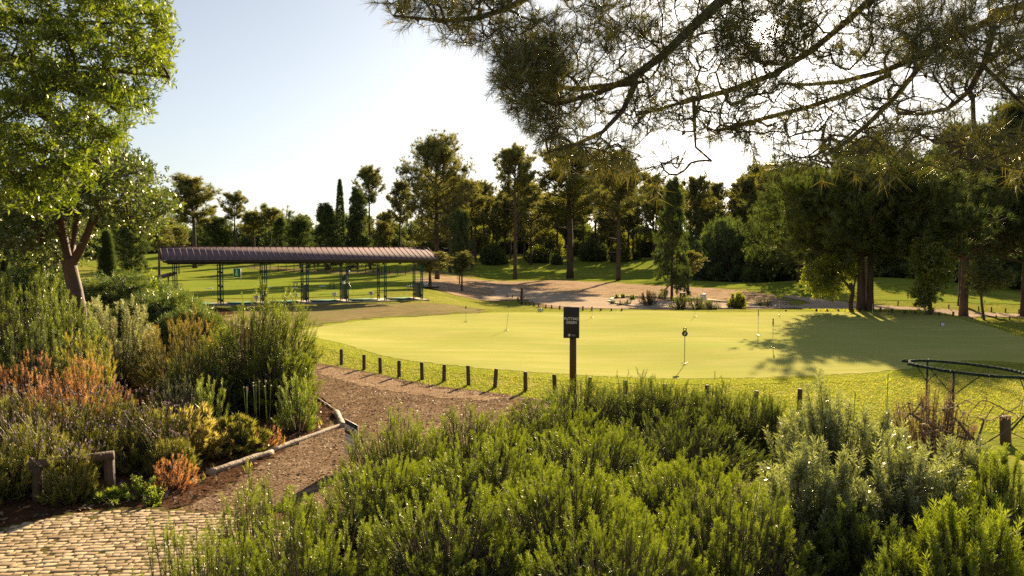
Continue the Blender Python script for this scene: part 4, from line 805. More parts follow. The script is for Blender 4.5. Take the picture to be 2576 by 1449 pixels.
def skeleton(lines):
    """lines: list of (parent line index or -1, points, r0, r1); the line starts at the nearest node of its parent"""
    root = []; rad = []; idx = []
    for pi, pts, r0, r1 in lines:
        pts = [np.array(p, float) for p in pts]; prev = -1
        if pi is not None and pi >= 0:
            c = idx[pi]; prev = c[int(np.argmin([np.linalg.norm(root[k][0] - pts[0]) for k in c]))]
        ids = []; fine = []
        for a, b in zip(pts[:-1], pts[1:]):
            m = max(1, int(np.linalg.norm(b - a) / .35)); fine += [a + (b - a) * j / m for j in range(m)]
        fine.append(pts[-1]); fine = np.array(fine)
        if len(fine) > 4: f2 = fine.copy(); f2[1:-1] = (fine[:-2] + fine[1:-1] * 2 + fine[2:]) / 4; fine = f2; f2 = fine.copy(); f2[1:-1] = (fine[:-2] + fine[1:-1] * 2 + fine[2:]) / 4; fine = f2
        for j, p in enumerate(fine): root.append((p, prev)); prev = len(root) - 1; ids.append(prev); rad.append(r0 + (r1 - r0) * j / max(1, len(fine) - 1))
        idx.append(ids)
    return root, np.array(rad)
def inpoly(poly, n, r):
    P = np.array(poly, float); mn, mx_ = P.min(0), P.max(0); q = mn + r.random((n * 6, 2)) * (mx_ - mn); q = q[sdist(P, q[:, 0], q[:, 1]) > 0]; return q[:n]
# ---------------------------------------------------------------- pine overhanging from the right
def over_pine():
    r = np.random.default_rng(5); TX = at(3050, 700, 8.2)[0]; base = np.array([TX, 8.2, float(gz(TX, 8.2))])
    lines = [(-1, [base - [0, 0, .2], base + [.05, 0, 2], base + [-.05, .1, 4], base + [0, .2, 6], base + [.1, .3, 8]], .24, .13),
      (0, [base + [0, .1, 4.2], at(2760, -30, 7.8), at(2576, 0, 7.4), at(2450, 62, 7.2), at(2329, 146, 7.0), at(2238, 187, 6.9), at(2103, 217, 6.8), at(2016, 219, 6.7), at(1960, 210, 6.6)], .07, .010),
      (0, [base + [0, .1, 5.6], at(2700, -260, 7.6), at(2350, -140, 7.2), at(2130, 50, 6.9), at(2051, 132, 6.8), at(1954, 205, 6.6), at(1830, 240, 6.5), at(1704, 248, 6.4), at(1600, 290, 6.3)], .075, .01),
      (1, [at(2500, 30, 7.3), at(2516, 70, 7.1), at(2475, 167, 6.8), at(2447, 250, 6.5), at(2391, 295, 6.3), at(2320, 290, 6.2), at(2259, 285, 6.1)], .03, .007),
      (3, [at(2447, 250, 6.5), at(2450, 330, 6.1), at(2433, 368, 5.8), at(2380, 400, 5.6)], .016, .006),
      (2, [at(2250, -110, 7.2), at(1900, -90, 6.9), at(1738, 69, 6.7), at(1668, 149, 6.6), at(1599, 208, 6.5), at(1500, 245, 6.4), at(1400, 262, 6.3)], .075, .014),
      (5, [at(1599, 208, 6.5), at(1581, 295, 6.3), at(1529, 344, 6.1), at(1440, 372, 6.0), at(1380, 382, 5.9)], .026, .006),
      (5, [at(1599, 208, 6.5), at(1450, 225, 6.7), at(1330, 205, 6.8)], .03, .008),
      (5, [at(1800, -60, 6.9), at(1450, -90, 6.8), at(1310, 0, 6.6), at(1286, 24, 6.5), at(1227, 52, 6.4), at(1113, 69, 6.3), at(990, 40, 6.2)], .05, .007),
      (1, [at(2238, 187, 6.9), at(2140, 250, 6.7), at(2040, 270, 6.6), at(1900, 300, 6.4), at(1800, 330, 6.2)], .024, .006),
      (1, [at(2329, 146, 7.0), at(2260, 240, 6.5), at(2180, 330, 6.1), at(2100, 380, 5.9)], .02, .006),
      (2, [at(1745, 245, 6.4), at(1748, 330, 6.2), at(1750, 370, 6.1), at(1790, 405, 6.0)], .012, .005),
      (3, [at(2475, 167, 6.8), at(2560, 250, 6.4), at(2640, 330, 6.2)], .02, .008)]
    root, rad = skeleton(lines)
    Z = [  # polygon, depth range, number of tips, share of tips with needles
     ([(960, 5), (975, -60), (1300, -120), (1330, 40), (1280, 70), (1240, 130), (1180, 125), (1090, 85), (1000, 50)], (5.9, 6.8), 210, .95),
     ([(1240, 60), (1330, 20), (1420, 60), (1420, 200), (1330, 200), (1260, 150)], (5.9, 7), 110, .6),
     ([(1245, 145), (1300, 120), (1400, 160), (1420, 330), (1380, 350), (1330, 300), (1270, 240)], (5.8, 7), 230, .97),
     ([(1360, 100), (1620, 40), (1720, 240), (1600, 300), (1450, 340), (1380, 330)], (5.9, 7.2), 260, .6),
     ([(1350, 330), (1420, 340), (1560, 350), (1620, 370), (1520, 420), (1400, 380)], (5.5, 6.4), 70, .8),
     ([(1370, -80), (2000, -150), (2350, -120), (2640, -80), (2640, 70), (2300, 80), (2150, 45), (2000, 30), (1880, 20), (1700, 130), (1450, 70)], (6.2, 7.8), 560, .8),
     ([(1830, 0), (2020, -20), (2040, 130), (1960, 170), (1870, 160), (1800, 100)], (6.1, 7.2), 150, .8),
     ([(2200, 40), (2640, 30), (2640, 200), (2400, 180), (2250, 130)], (6.2, 7.6), 190, .75),
     ([(1960, 40), (2150, 60), (2450, 90), (2300, 170), (2100, 190), (1980, 150)], (6.2, 7.5), 160, .6),
     ([(1640, 120), (1870, 40), (1880, 110), (1960, 150), (2050, 210), (1900, 240), (1700, 235)], (6, 7), 150, .6),
     ([(1560, 240), (1720, 240), (1900, 250), (1900, 380), (1740, 330), (1600, 330)], (5.7, 6.7), 190, .25),
     ([(1820, 220), (2240, 200), (2420, 280), (2300, 340), (2120, 330), (1960, 330), (1840, 340)], (5.7, 6.9), 300, .28),
     ([(2250, 150), (2480, 110), (2640, 90), (2640, 260), (2500, 250), (2420, 250), (2300, 190)], (6, 7.3), 200, .5),
     ([(1950, 365), (2080, 350), (2250, 335), (2640, 300), (2640, 440), (2500, 415), (2420, 435), (2300, 420), (2100, 425), (1960, 415)], (4.9, 5.9), 120, 1.0),
     ([(1560, 385), (1720, 385), (1790, 400), (1740, 440), (1640, 460), (1600, 430)], (5.2, 5.9), 14, 1.0),
     ([(1900, 320), (2400, 310), (2420, 350), (1960, 370)], (5.3, 6.2), 60, .4)]
    tg = []; nd = []
    for poly, (y0, y1), n, sh_ in Z:
        q = inpoly(poly, int(n * 1.7), r)
        q = q[np.hypot((q[:, 0] - 1923) / 30, (q[:, 1] - 74) / 30) > .75 + .5 * r.random(len(q))]
        for p in q: tg.append(at(p[0], p[1], y0 + (y1 - y0) * r.random())); nd.append(r.random() < sh_)
    tg = np.array(tg); nd = np.array(nd); A, par, tips = colonize(root, tg, .08, 3, sag=.10, jit=.16)
    W = Geo(); rd = wood(W, A, par, .0025, .09, .34, 4, fixed=rad); t = thing('overhanging_pine', base, 'large near pine reaching in from the right with long drooping needled branches against the sun', 'pine tree')
    build('trunk', W, M['bark'], t)
    P = A[tips]; D = P - A[par[tips]]; D /= np.maximum(np.linalg.norm(D, axis=1)[:, None], 1e-6)
    hasn = np.array([nd[int(np.argmin(((tg - p) ** 2).sum(1)))] for p in P]); low = P[:, 2] < CAMZ + 1.1
    D = D * .8 + np.array([0, 0, .35]) + r.normal(0, .3, D.shape); D[low] += np.array([-.25, -.2, -.55]); g = Geo(); k = hasn
    Pn, Dn = P[k], D[k]; lo = low[k]; S = np.where(lo, .145, .13) * (.75 + .5 * r.random(len(Pn)))
    puts(g, T_TUFT, Pn, Dn, S, r)
    gp = par[par[tips[k]]]; kk = (r.random(len(gp)) < .7) & ~lo; gp = gp[kk]; Dn = Dn[kk]; S = S[kk]; puts(g, T_TUFT, A[gp], Dn + r.normal(0, .5, Dn.shape), S * .8, r)
    k2 = ~hasn; puts(g, T_TUFT, P[k2], D[k2], .065, r)
    ex = r.choice(len(A), 2200); ex = ex[(rd[ex] < .006)]; puts(g, T_TUFT, A[ex], r.normal(0, 1, (len(ex), 3)) + [0, 0, .5], .06, r)
    up_ = np.where((A[:, 2] > CAMZ + 1.55) & (rd < .006))[0]; ex = r.choice(up_, 900); puts(g, T_TUFT, A[ex], r.normal(0, .8, (len(ex), 3)) + [-.2, 0, .4], .12, r)
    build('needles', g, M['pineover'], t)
    g = Geo(); cn = r.choice(np.where(rd < .007)[0], 26); cn = cn[cn > len(root)]; ico_ = np.array([[0, 0, 1.3], [.6, 0, .2], [0, .6, .2], [-.6, 0, .2], [0, -.6, .2], [0, 0, -.7]])
    place(g, ico_, fi, A[cn], np.column_stack([r.normal(0, .5, (len(cn), 2)), -np.ones(len(cn))]), .03, r); tag(build('cones', g, M['barkred'], t), kind='stuff')
over_pine()
# ---------------------------------------------------------------- bright leafy tree hanging in at the top left
def leafy_tree():
    r = np.random.default_rng(9); bx_, by_ = at(-420, 700, 7.0)[0], 7.0; base = np.array([bx_, by_, float(gz(bx_, by_))])
    lines = [(-1, [base - [0, 0, .2], base + [.1, 0, 1.5], base + [.25, 0, 2.6], at(-300, 150, 7.0), at(-280, -100, 6.9)], .14, .05),
      (0, [at(-290, 180, 7.0), at(-60, 180, 6.7), at(80, 270, 6.5), at(190, 330, 6.4), at(250, 410, 6.3)], .05, .010),
      (0, [at(-280, 120, 7.0), at(0, 150, 6.8), at(140, 165, 6.7), at(240, 170, 6.6), at(400, 190, 6.5)], .05, .008),
      (0, [at(-280, 0, 7.0), at(60, 60, 6.8), at(230, 55, 6.6), at(400, 60, 6.5)], .05, .009),
      (0, [at(-300, 220, 7.0), at(-80, 330, 6.6), at(60, 400, 6.4), at(150, 440, 6.3)], .04, .008),
      (1, [at(80, 270, 6.5), at(140, 215, 6.3), at(230, 240, 6.2), at(300, 280, 6.2)], .02, .006),
      (0, [at(-280, -60, 6.9), at(0, -80, 6.6), at(200, -60, 6.4), at(330, -40, 6.3)], .05, .01)]
    root, rad = skeleton(lines)
    poly = [(-200, -100), (390, -100), (405, 20), (435, 60), (445, 130), (430, 175), (425, 235), (370, 270), (335, 320), (280, 380), (255, 440), (215, 480), (165, 530), (60, 545), (-40, 500), (-200, 560)]
    q = inpoly(poly, 1500, r); q = q[(np.sin(q[:, 0] * .035 + q[:, 1] * .05) + np.sin(q[:, 1] * .06 - q[:, 0] * .02) + r.normal(0, .8, len(q))) > -.9]
    tg = np.array([at(p[0], p[1], 5.6 + 1.9 * r.random()) for p in q]); A, par, tips = colonize(root, tg, .12, 4, sag=-.03, jit=.2)
    W = Geo(); wood(W, A, par, .0025, .12, .42, 4, fixed=rad); t = thing('leafy_tree', base, 'bright yellow green long leaved tree filling the top left corner', 'tree'); build('trunk', W, M['bark'], t)
    P = A[tips]; D = P - A[par[tips]]; D /= np.maximum(np.linalg.norm(D, axis=1)[:, None], 1e-6); D = D + [.25, 0, -.15] + r.normal(0, .35, D.shape); g = Geo()
    puts(g, T_LEAF, P - D * .07, D, .15 * (.8 + .5 * r.random(len(P))), r); pm = par[par[tips]]; puts(g, T_LEAF, A[pm], D + r.normal(0, .6, D.shape), .14, r); puts(g, T_LEAF, A[par[pm]], D + r.normal(0, .8, D.shape), .13, r)
    build('leaves', g, M['willow'], t)
leafy_tree()
def crown_tree(name, label, cat, baseP, lines, targets, ml, mb, seed, step, rt, leaf, tpls=T_SMALL, extra=1, droop=0, group=None, ex=.42, pname='leaves'):
    r = np.random.default_rng(seed); root, rad = skeleton(lines); A, par, tips = colonize(root, targets, step, seed, sag=-.04, jit=.2); W = Geo(); wood(W, A, par, rt, 1, ex, 4, fixed=rad)
    t = thing(name, baseP, label, cat, group); build('trunk', W, mb, t); P = A[tips]; D = P - A[par[tips]]; D /= np.maximum(np.linalg.norm(D, axis=1)[:, None], 1e-6); D = D + [0, 0, .2 - droop] + r.normal(0, .5, D.shape); g = Geo()
    clump = np.clip(.5 + .4 * np.sin(P[:, 0] * 2.1 + seed) * np.sin(P[:, 2] * 2.7) + r.normal(0, .2, len(P)), 0, 1); puts(g, tpls, P, D, leaf * (.8 + .5 * r.random(len(P))), r, clump)
    for e in range(extra): i = r.choice(len(tips), len(tips)); puts(g, tpls, (A[tips[i]] + A[par[tips[i]]]) / 2 + r.normal(0, leaf * .8, (len(i), 3)), r.normal(0, 1, (len(i), 3)) + [0, 0, .3], leaf, r, clump[i])
    build(pname, g, ml, t); return t
def tg_poly(poly, n, y0, y1, seed, gap=-.9):
    r = np.random.default_rng(seed); q = inpoly(poly, n, r); s_ = np.sqrt(n) / 900; q = q[(np.sin(q[:, 0] * .09 + q[:, 1] * .05 + seed) + np.sin(q[:, 1] * .11 - q[:, 0] * .04) + r.normal(0, .6, len(q))) > gap]; return np.array([at(p[0], p[1], y0 + (y1 - y0) * r.random()) for p in q])
# forked reddish tree in the left garden
Y = 20.0; b0 = at(203, 800, Y); b0[2] = min(b0[2], gz(b0[0], Y)); PT = lambda x, y, Y=Y: at(x, y, Y)
crown_tree('arbutus_tree', 'forked reddish barked tree with small leaves standing in the left garden', 'tree', b0, [(-1, [b0 - [0, 0, .3], PT(200, 775), PT(190, 730), PT(178, 690), PT(172, 655)], .21, .17),
  (0, [PT(172, 655), PT(162, 610), PT(150, 560), PT(148, 480), PT(140, 440)], .10, .04), (0, [PT(178, 670), PT(205, 625), PT(226, 585), PT(238, 545), PT(243, 500), PT(262, 450), PT(280, 420)], .12, .03),
  (2, [PT(236, 560), PT(260, 545), PT(290, 520), PT(310, 490)], .04, .015), (0, [PT(176, 660, 20), PT(188, 600, 20.6), PT(192, 540, 21), PT(200, 480, 21)], .07, .02), (1, [PT(160, 600), PT(120, 560), PT(80, 520)], .05, .02), (1, [PT(150, 560), PT(90, 600), PT(60, 640)], .03, .01), (2, [PT(240, 520), PT(300, 430), PT(330, 410)], .04, .012)],
  tg_poly([(0, 470), (120, 420), (230, 385), (300, 365), (345, 395), (380, 420), (405, 470), (432, 520), (425, 560), (370, 590), (300, 555), (262, 575), (235, 540), (190, 545), (150, 560), (110, 625), (60, 650), (20, 630), (-40, 640), (-60, 480)], 1900, 17.8, 22.5, 3), M['olive'], M['barkred'], 11, .25, .006, .22, extra=1)
Y = 26.0; b0 = at(148, 760, Y); PT2 = lambda x, y: at(x, y, 26.0)
crown_tree('arbutus_tree', 'smaller twisted tree behind left of the forked reddish tree', 'tree', b0, [(-1, [b0 - [0, 0, .6], PT2(142, 715), PT2(138, 690), PT2(146, 660), PT2(140, 620), PT2(120, 560)], .16, .05), (0, [PT2(140, 640), PT2(90, 600), PT2(40, 570)], .07, .02)],
  tg_poly([(-40, 520), (60, 500), (200, 520), (240, 600), (190, 650), (120, 690), (70, 670), (0, 610), (-40, 640)], 800, 24, 28, 5), M['olive'], M['barkred'], 12, .3, .007, .28)
# young trees on the right by the path
def small_tree(label, base, lines_px, poly, n, ml, seed, leaf, yy, mb='bark'):
    L = gnd(*base); Y = L[1]; ls = [(p, [at(x, y, Y) for x, y in pts], a, b) for p, pts, a, b in lines_px]; ls[0] = (ls[0][0], [L - [0, 0, .2]] + ls[0][1], ls[0][2], ls[0][3]); k = Y / F
    crown_tree('young_tree', label, 'tree', L, ls, tg_poly(poly, n, Y - yy, Y + yy, seed, -1.1), ml, M[mb], seed, .3, .006, leaf, extra=1)
small_tree('small spreading yellow green tree leaning left beside the twin pine trunks', (2141, 783), [(-1, [(2140, 760), (2146, 735), (2140, 712)], .13, .09), (0, [(2142, 730), (2120, 700), (2090, 680), (2060, 672)], .08, .03), (0, [(2146, 735), (2152, 700), (2148, 670)], .06, .03), (1, [(2110, 690), (2060, 700), (2030, 700)], .04, .02)],
  [(2020, 700), (2030, 670), (2070, 655), (2120, 645), (2150, 660), (2150, 700), (2130, 690), (2110, 720), (2090, 745), (2060, 735), (2030, 725)], 600, M['young'], 31, .30, 1.4)
small_tree('tall slim young yellow green tree right of the twin pine trunks', (2342, 792), [(-1, [(2338, 750), (2342, 700), (2350, 650), (2358, 610)], .11, .04), (0, [(2340, 720), (2320, 690), (2315, 660)], .03, .015), (0, [(2341, 700), (2370, 660), (2385, 640)], .03, .015)],
  [(2300, 640), (2315, 600), (2350, 600), (2375, 640), (2395, 690), (2380, 710), (2350, 715), (2345, 760), (2310, 770), (2300, 745), (2320, 710), (2310, 680)], 760, M['young'], 32, .28, 1.1)
small_tree('low forked young tree near the right edge of the photo', (2477, 805), [(-1, [(2470, 770), (2468, 740)], .10, .08), (0, [(2468, 745), (2450, 715), (2440, 690)], .05, .02), (0, [(2468, 745), (2480, 710), (2485, 680)], .05, .02)],
  [(2425, 700), (2440, 672), (2490, 668), (2545, 690), (2550, 712), (2510, 725), (2480, 735), (2450, 730)], 500, M['broad'], 33, .28, 1.2)
# ================================================================ pines
def pine_parts(seed, H, cb, R_, nb, tuft=.42, tpls=T_FAR, shape='round', ml=None, dens=3, lean=.03, trunk_r=None, flat=1.0, sub=4, mbark=None):
    r = np.random.default_rng(seed); W = Geo(); zt = np.linspace(0, 1, 12); ph = r.random() * 6; cxx = np.cumsum(r.normal(0, lean * H / 12, 12)) * zt; cyy = np.cumsum(r.normal(0, lean * H / 12, 12)) * zt; tr = trunk_r or H * .017
    T = np.column_stack([cxx, cyy, zt * H]); T[0, 2] = -.4; rr = tr * (1.05 - .8 * zt ** 1.3); rr[0] *= 1.25; addtube(W, T, rr, 9, wob=.1, rng=r)
    P = []; D = []; A0 = []; B0 = []; R0 = []
    for b in range(nb):
        t = (b + r.random()) / nb; z = cb + (1 - cb) * t ** .85
        if shape == 'round': w_ = math.sin(math.pi * (.12 + .80 * t)) ** .7 * (1.0 - .25 * t)
        elif shape == 'umbrella': w_ = (1 - t) ** .35 * (.55 + .45 * math.sin(math.pi * min(1, t * 1.3 + .2)))
        else: w_ = (1 - t) ** .8 * 1.0 + .06
        L_ = R_ * w_ * (.55 + .6 * r.random()); az = b * 2.4 + r.normal(0, .4); rise = (.1 + .75 * t) if shape != 'cone' else (-.15 + .4 * t)
        base = np.array([np.interp(z, zt, cxx), np.interp(z, zt, cyy), z * H]); pts = [base]
        n_ = 5; d = np.array([math.cos(az), math.sin(az), rise * flat]); d /= np.linalg.norm(d)
        for j in range(n_):
            d = d + r.normal(0, .12, 3) + np.array([0, 0, .07 if shape != 'cone' else -.01]); d /= np.linalg.norm(d); pts.append(pts[-1] + d * L_ / n_)
        pts = np.array(pts); A0.append(pts[:-1]); B0.append(pts[1:]); R0.append(tr * .38 * (1 - .8 * np.arange(n_) / n_) * (.5 + w_ * .6))
        for j in range(1, n_ + 1):
            for s in range(sub if j < n_ else sub + 1):
                if j < 2 and r.random() < .6: continue
                sd_ = d + r.normal(0, .75, 3) + np.array([0, 0, .45 if shape != 'cone' else .05]); sd_ /= np.linalg.norm(sd_); l2 = R_ * .26 * (.5 + .8 * r.random()); e = pts[j] + sd_ * l2; A0.append([pts[j]]); B0.append([e]); R0.append([tr * .07])
                for q in range(dens): P.append(pts[j] + sd_ * l2 * (.35 + .65 * (q + r.random()) / dens) + r.normal(0, .1 * l2, 3)); D.append(sd_ * .6 + np.array([0, 0, .8 if shape != 'cone' else .15]) + r.normal(0, .35, 3))
    segs(W, np.concatenate(A0), np.concatenate(B0), np.concatenate(R0), np.concatenate(R0) * .8, 5)
    if shape == 'round' and cb > .3:                                  # dead stubs below the crown
        for k in range(10):
            z = cb * (.45 + .5 * r.random()); az = r.random() * 6.3; b_ = np.array([np.interp(z, zt, cxx), np.interp(z, zt, cyy), z * H]); segs(W, [b_], [b_ + np.array([math.cos(az), math.sin(az), .2]) * R_ * (.15 + .3 * r.random())], tr * .16, tr * .04, 4)
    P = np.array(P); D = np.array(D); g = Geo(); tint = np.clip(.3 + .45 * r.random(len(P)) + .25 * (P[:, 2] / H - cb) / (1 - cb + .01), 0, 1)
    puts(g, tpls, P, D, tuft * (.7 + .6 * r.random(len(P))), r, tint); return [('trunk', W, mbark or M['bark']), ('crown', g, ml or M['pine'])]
def hide(t):                                                           # move a source out of the scene after copying
    for c in list(t.children): bpy.data.objects.remove(c)
    bpy.data.objects.remove(t)
protos = {}
def proto(key, fn):
    if key not in protos: protos[key] = [(pn, build(pn, g, m, loc=(0, 0, 0), link=False).data) for pn, g, m in fn()]
    return protos[key]
def plant(name, key, loc, s, rz, label, cat, group=None):
    t = thing(name, loc, label, cat, group, rz); t.scale = s if isinstance(s, tuple) else (s, s, s)
    for pn, me in protos[key]: o = bpy.data.objects.new(pn, me); COL.objects.link(o); o.parent = t
    return t
for i in range(4): proto('pineA%d' % i, lambda i=i: pine_parts(100 + i, 10, .50, 2.6, 38, .34, ml=M['pine'], dens=4))
for i in range(2): proto('pineB%d' % i, lambda i=i: pine_parts(110 + i, 10, .28, 3.6, 52, .34, ml=M['pine'], dens=4))
for i in range(2): proto('cone%d' % i, lambda i=i: pine_parts(120 + i, 10, .08, 2.6, 64, .36, shape='cone', ml=M['conifer'], dens=4))
for i in range(2): proto('dark%d' % i, lambda i=i: pine_parts(130 + i, 10, .12, 3.8, 70, .42, shape='round', ml=M['conifer'], dens=4))
for i in range(2): proto('high%d' % i, lambda i=i: pine_parts(140 + i, 10, .66, 2.3, 26, .34, ml=M['pine'], dens=4))
def pn(px, base, top, wpx, key, label, group=None, Y=None, name='pine_tree', cat='pine tree', rz=None):
    if Y is None: L = gnd(px, base); Y = L[1]
    else: X = at(px, 650, Y)[0]; L = np.array([X, Y, float(gz(X, Y))])
    H = at(px, top, Y)[2] - L[2]; w_ = wpx / F * Y; nat = {'pineA': 4.6, 'pineB': 6.2, 'cone': 5.0, 'dark': 6.6, 'high': 4.4}[key[:-1]] / 10 * H; sx = w_ / nat
    return plant(name, key, L, (H / 10.4 * sx, H / 10.4 * sx, H / 10.4), rng.random() * 6 if rz is None else rz, label, cat, group)
# individual pines on the fairway edge
pn(1100, 703, 372, 215, 'pineB0', 'big rounded pine right behind the right end of the shelter')
pn(1296, 704, 384, 135, 'high0', 'slim tall pine with a bare trunk in front of the fairway, left of three')
pn(1434, 701, 392, 240, 'pineA1', 'tall pine with a thick bare trunk, middle of three by the dirt clearing')
pn(1556, 706, 402, 170, 'pineA2', 'tall pine with a bare trunk, right of three by the dirt clearing')
pn(1132, 700, 455, 120, 'pineA3', 'leaning pine close behind the big rounded pine', Y=128)
pn(490, 690, 460, 150, 'pineA0', 'bushy pine behind the left end of the shelter roof', Y=135)
pn(592, 690, 494, 76, 'high1', 'lone small topped pine standing above the trees left of centre', Y=150)
pn(930, 690, 432, 90, 'high0', 'tall narrow pine rising left of the big rounded pine', Y=140)
pn(900, 690, 478, 80, 'cone0', 'pointed conifer next to the thin cypress', Y=132, name='conifer', cat='conifer')
pn(820, 690, 512, 90, 'cone1', 'layered dark conifer above the shelter roof', Y=128, name='conifer', cat='conifer')
pn(705, 690, 548, 60, 'cone0', 'small star topped conifer above middle of the shelter roof', Y=150, name='conifer', cat='conifer')
pn(755, 690, 560, 90, 'dark0', 'low dark round tree above the shelter roof', Y=135, name='dark_tree', cat='tree')
pn(640, 690, 540, 80, 'pineA2', 'yellowish slim tree left of the star topped conifer', Y=160)
pn(540, 690, 555, 90, 'dark1', 'dull green tree between the two left pines', Y=150, name='dark_tree', cat='tree')
pn(400, 690, 560, 90, 'pineA1', 'thin brownish pine at the left gable of the shelter', Y=110)
pn(1690, 752, 448, 100, 'cone1', 'ragged conifer with a pale trunk beside the island bed', name='ragged_conifer', cat='conifer', rz=1)
pn(1731, 742, 640, 80, 'pineA3', 'small thin pine beside the ragged conifer', name='small_pine')
pn(1156, 715, 545, 60, 'dark1', 'narrow dark evergreen right of the shelter end', name='evergreen', cat='tree')
pn(1082, 727, 640, 120, 'pineA2', 'low multi stemmed tree at the right end of the shelter', name='small_tree', cat='tree')
pn(1162, 733, 640, 70, 'pineA0', 'small thin green tree at the edge of the dirt clearing', name='small_tree', cat='tree')
# columnar cypresses
def cyp(seed, H, R_, n=900):
    r = np.random.default_rng(seed); z = r.random(n) ** .9; a = r.random(n) * 6.28; w_ = R_ * np.minimum(1, (z * 6) ** .5) * (1 - z ** 2.2) ** .7 * (.75 + .3 * r.random(n)); P = np.column_stack([np.cos(a) * w_, np.sin(a) * w_, z * H]); D = np.column_stack([np.cos(a) * .4, np.sin(a) * .4, np.ones(n)]); g = Geo(); puts(g, T_MID, P, D, R_ * .55, r); W = Geo(); addtube(W, [[0, 0, -.2], [0, 0, H * .8]], [R_ * .18, R_ * .05], 6); return [('trunk', W, M['bark']), ('crown', g, M['conifer'])]
for px, Y, top, wpx, lab in ((856, 140, 455, 24, 'thin dark columnar cypress rising above the trees behind the shelter'), (268, 34, 588, 42, 'squat dark columnar cypress right of the forked reddish tree'), (8, 30, 600, 50, 'dark columnar cypress at the left edge of the photo')):
    X = at(px, 600, Y)[0]; L = np.array([X, Y, float(gz(X, Y)) - .1]); H = at(px, top, Y)[2] - L[2]; put('cypress', cyp(px, H, wpx / F * Y / 2, 1500 if Y > 100 else 2600), L, lab, 'cypress')
# dark stone pines on the right
def stone(seed, H, R_, cb, nb, tuft=.20): return pine_parts(seed, H, cb, R_, nb, tuft, T_MID, 'umbrella', M['pinedark'], 7, .02, None, .75, 5)
def stone_at(px, base, top, R_, cb, nb, seed, label, tr=None, Y=None):
    L = gnd(px, base) if Y is None else np.array([at(px, 650, Y)[0], Y, float(gz(at(px, 650, Y)[0], Y))]); H = at(px, top, L[1])[2] - L[2]
    return put('stone_pine', pine_parts(seed, H, cb, R_, nb, .34, T_MID, 'umbrella', M['pinedark'], 9, .02, tr, .8, 6), L, label, 'pine tree')
stone_at(2165, 782, 512, 5.6, .50, 76, 201, 'dark wide pine, left of the twin trunks beside the green', .21)
stone_at(2188, 782, 520, 4.8, .52, 44, 202, 'dark pine, right of the twin trunks beside the green', .19)
stone_at(2424, 797, 515, 5.4, .50, 60, 203, 'dark thick pine trunk near the right edge with a broad crown', .29)
stone_at(2420, 0, 375, 6.5, .3, 70, 204, 'dark pine behind the thick trunk near the right edge', Y=66)
stone_at(2580, 0, 320, 7.5, .25, 60, 205, 'dark pine cut off by the right edge of the photo', Y=58)
stone_at(2180, 0, 398, 4.8, .4, 60, 207, 'dark tall pine standing right behind the twin trunks', Y=62)
stone_at(2010, 0, 455, 7.0, .15, 70, 206, 'dark bushy pine left behind the twin trunks', Y=92)
# forest behind the fairway
fg = 'pines in the forest behind the fairway'
r = np.random.default_rng(77); keys = ['pineA0', 'pineA1', 'pineA2', 'pineA3', 'high0', 'high1', 'pineB0', 'pineB1']
for Y, x0, x1, stp, tops in ((150, 960, 2650, 62, (465, 40)), (168, 700, 2700, 58, (475, 35)), (186, 1180, 2700, 56, (485, 30)), (205, 1100, 2750, 60, (500, 25)), (235, 250, 2750, 66, (548, 22))):
    x = x0
    while x < x1:
        px = x + r.normal(0, 12); top = tops[0] + r.normal(0, tops[1] * .5)
        if px < 1000: top = max(top, 545 + r.normal(0, 8))
        elif px < 1250: top = max(top, 470)
        if px > 1880: top -= 25
        if Y == 150 and 1200 < px < 1720 : x += stp; continue
        key = keys[r.integers(0, 8)] if not (px > 1880 and Y < 190) else ['dark0', 'dark1', 'pineB0', 'pineB1'][r.integers(0, 4)]
        wpx = 105 + 50 * r.random(); X = at(px, 650, Y)[0]; YY = Y + r.normal(0, 5); L = np.array([X, YY, float(gz(X, YY))]); H = at(px, top, YY)[2] - L[2]
        plant('pine_tree', key, L, (H / 10.4 * (.8 + .3 * r.random()),) * 2 + (H / 10.4,), r.random() * 6, 'backlit pine %s' % ('in the thin front row of the forest' if Y == 150 else 'deep in the forest at the left, beyond the shelter' if px < 1150 else 'in the middle of the forest behind the dirt clearing' if px < 1880 else 'in the dark right part of the forest'), 'pine tree', fg); x += stp * (.7 + .6 * r.random())
# dense undergrowth under the forest
def bushp(seed, n=2600):
    r = np.random.default_rng(seed); d = r.normal(0, 1, (n, 3)); d /= np.linalg.norm(d, axis=1)[:, None]; rad_ = .6 + .4 * r.random(n) ** .5; lump = 1 + .22 * np.sin(d[:, 0] * 4 + seed) * np.cos(d[:, 1] * 5); P = d * (rad_ * lump)[:, None]; P[:, 2] = P[:, 2] * .5 + .5; P = P[P[:, 2] > 0.02]; g = Geo(); D = P - [0, 0, .3] + r.normal(0, .3, P.shape) + [0, 0, .4]; puts(g, T_FAR, P, D, .13, r); W = Geo(); k = r.choice(len(P), 60); segs(W, np.zeros((60, 3)), P[k], .02, .008, 4); return g, W
for nm, ml in (('dk', 'conifer'), ('ol', 'broad'), ('yg', 'young')):
    for i in range(2):
        sd_ = 300 + i + len(nm + ml); proto('bush_%s%d' % (nm, i), lambda sd_=sd_, ml=ml: shrub('b', sd_, 1, 1, 1, 2200, T_FAR, M[ml], .17, up=.3, spread=1.3, tw=.012, low=.1))
ug = 'bushes forming undergrowth below the forest'
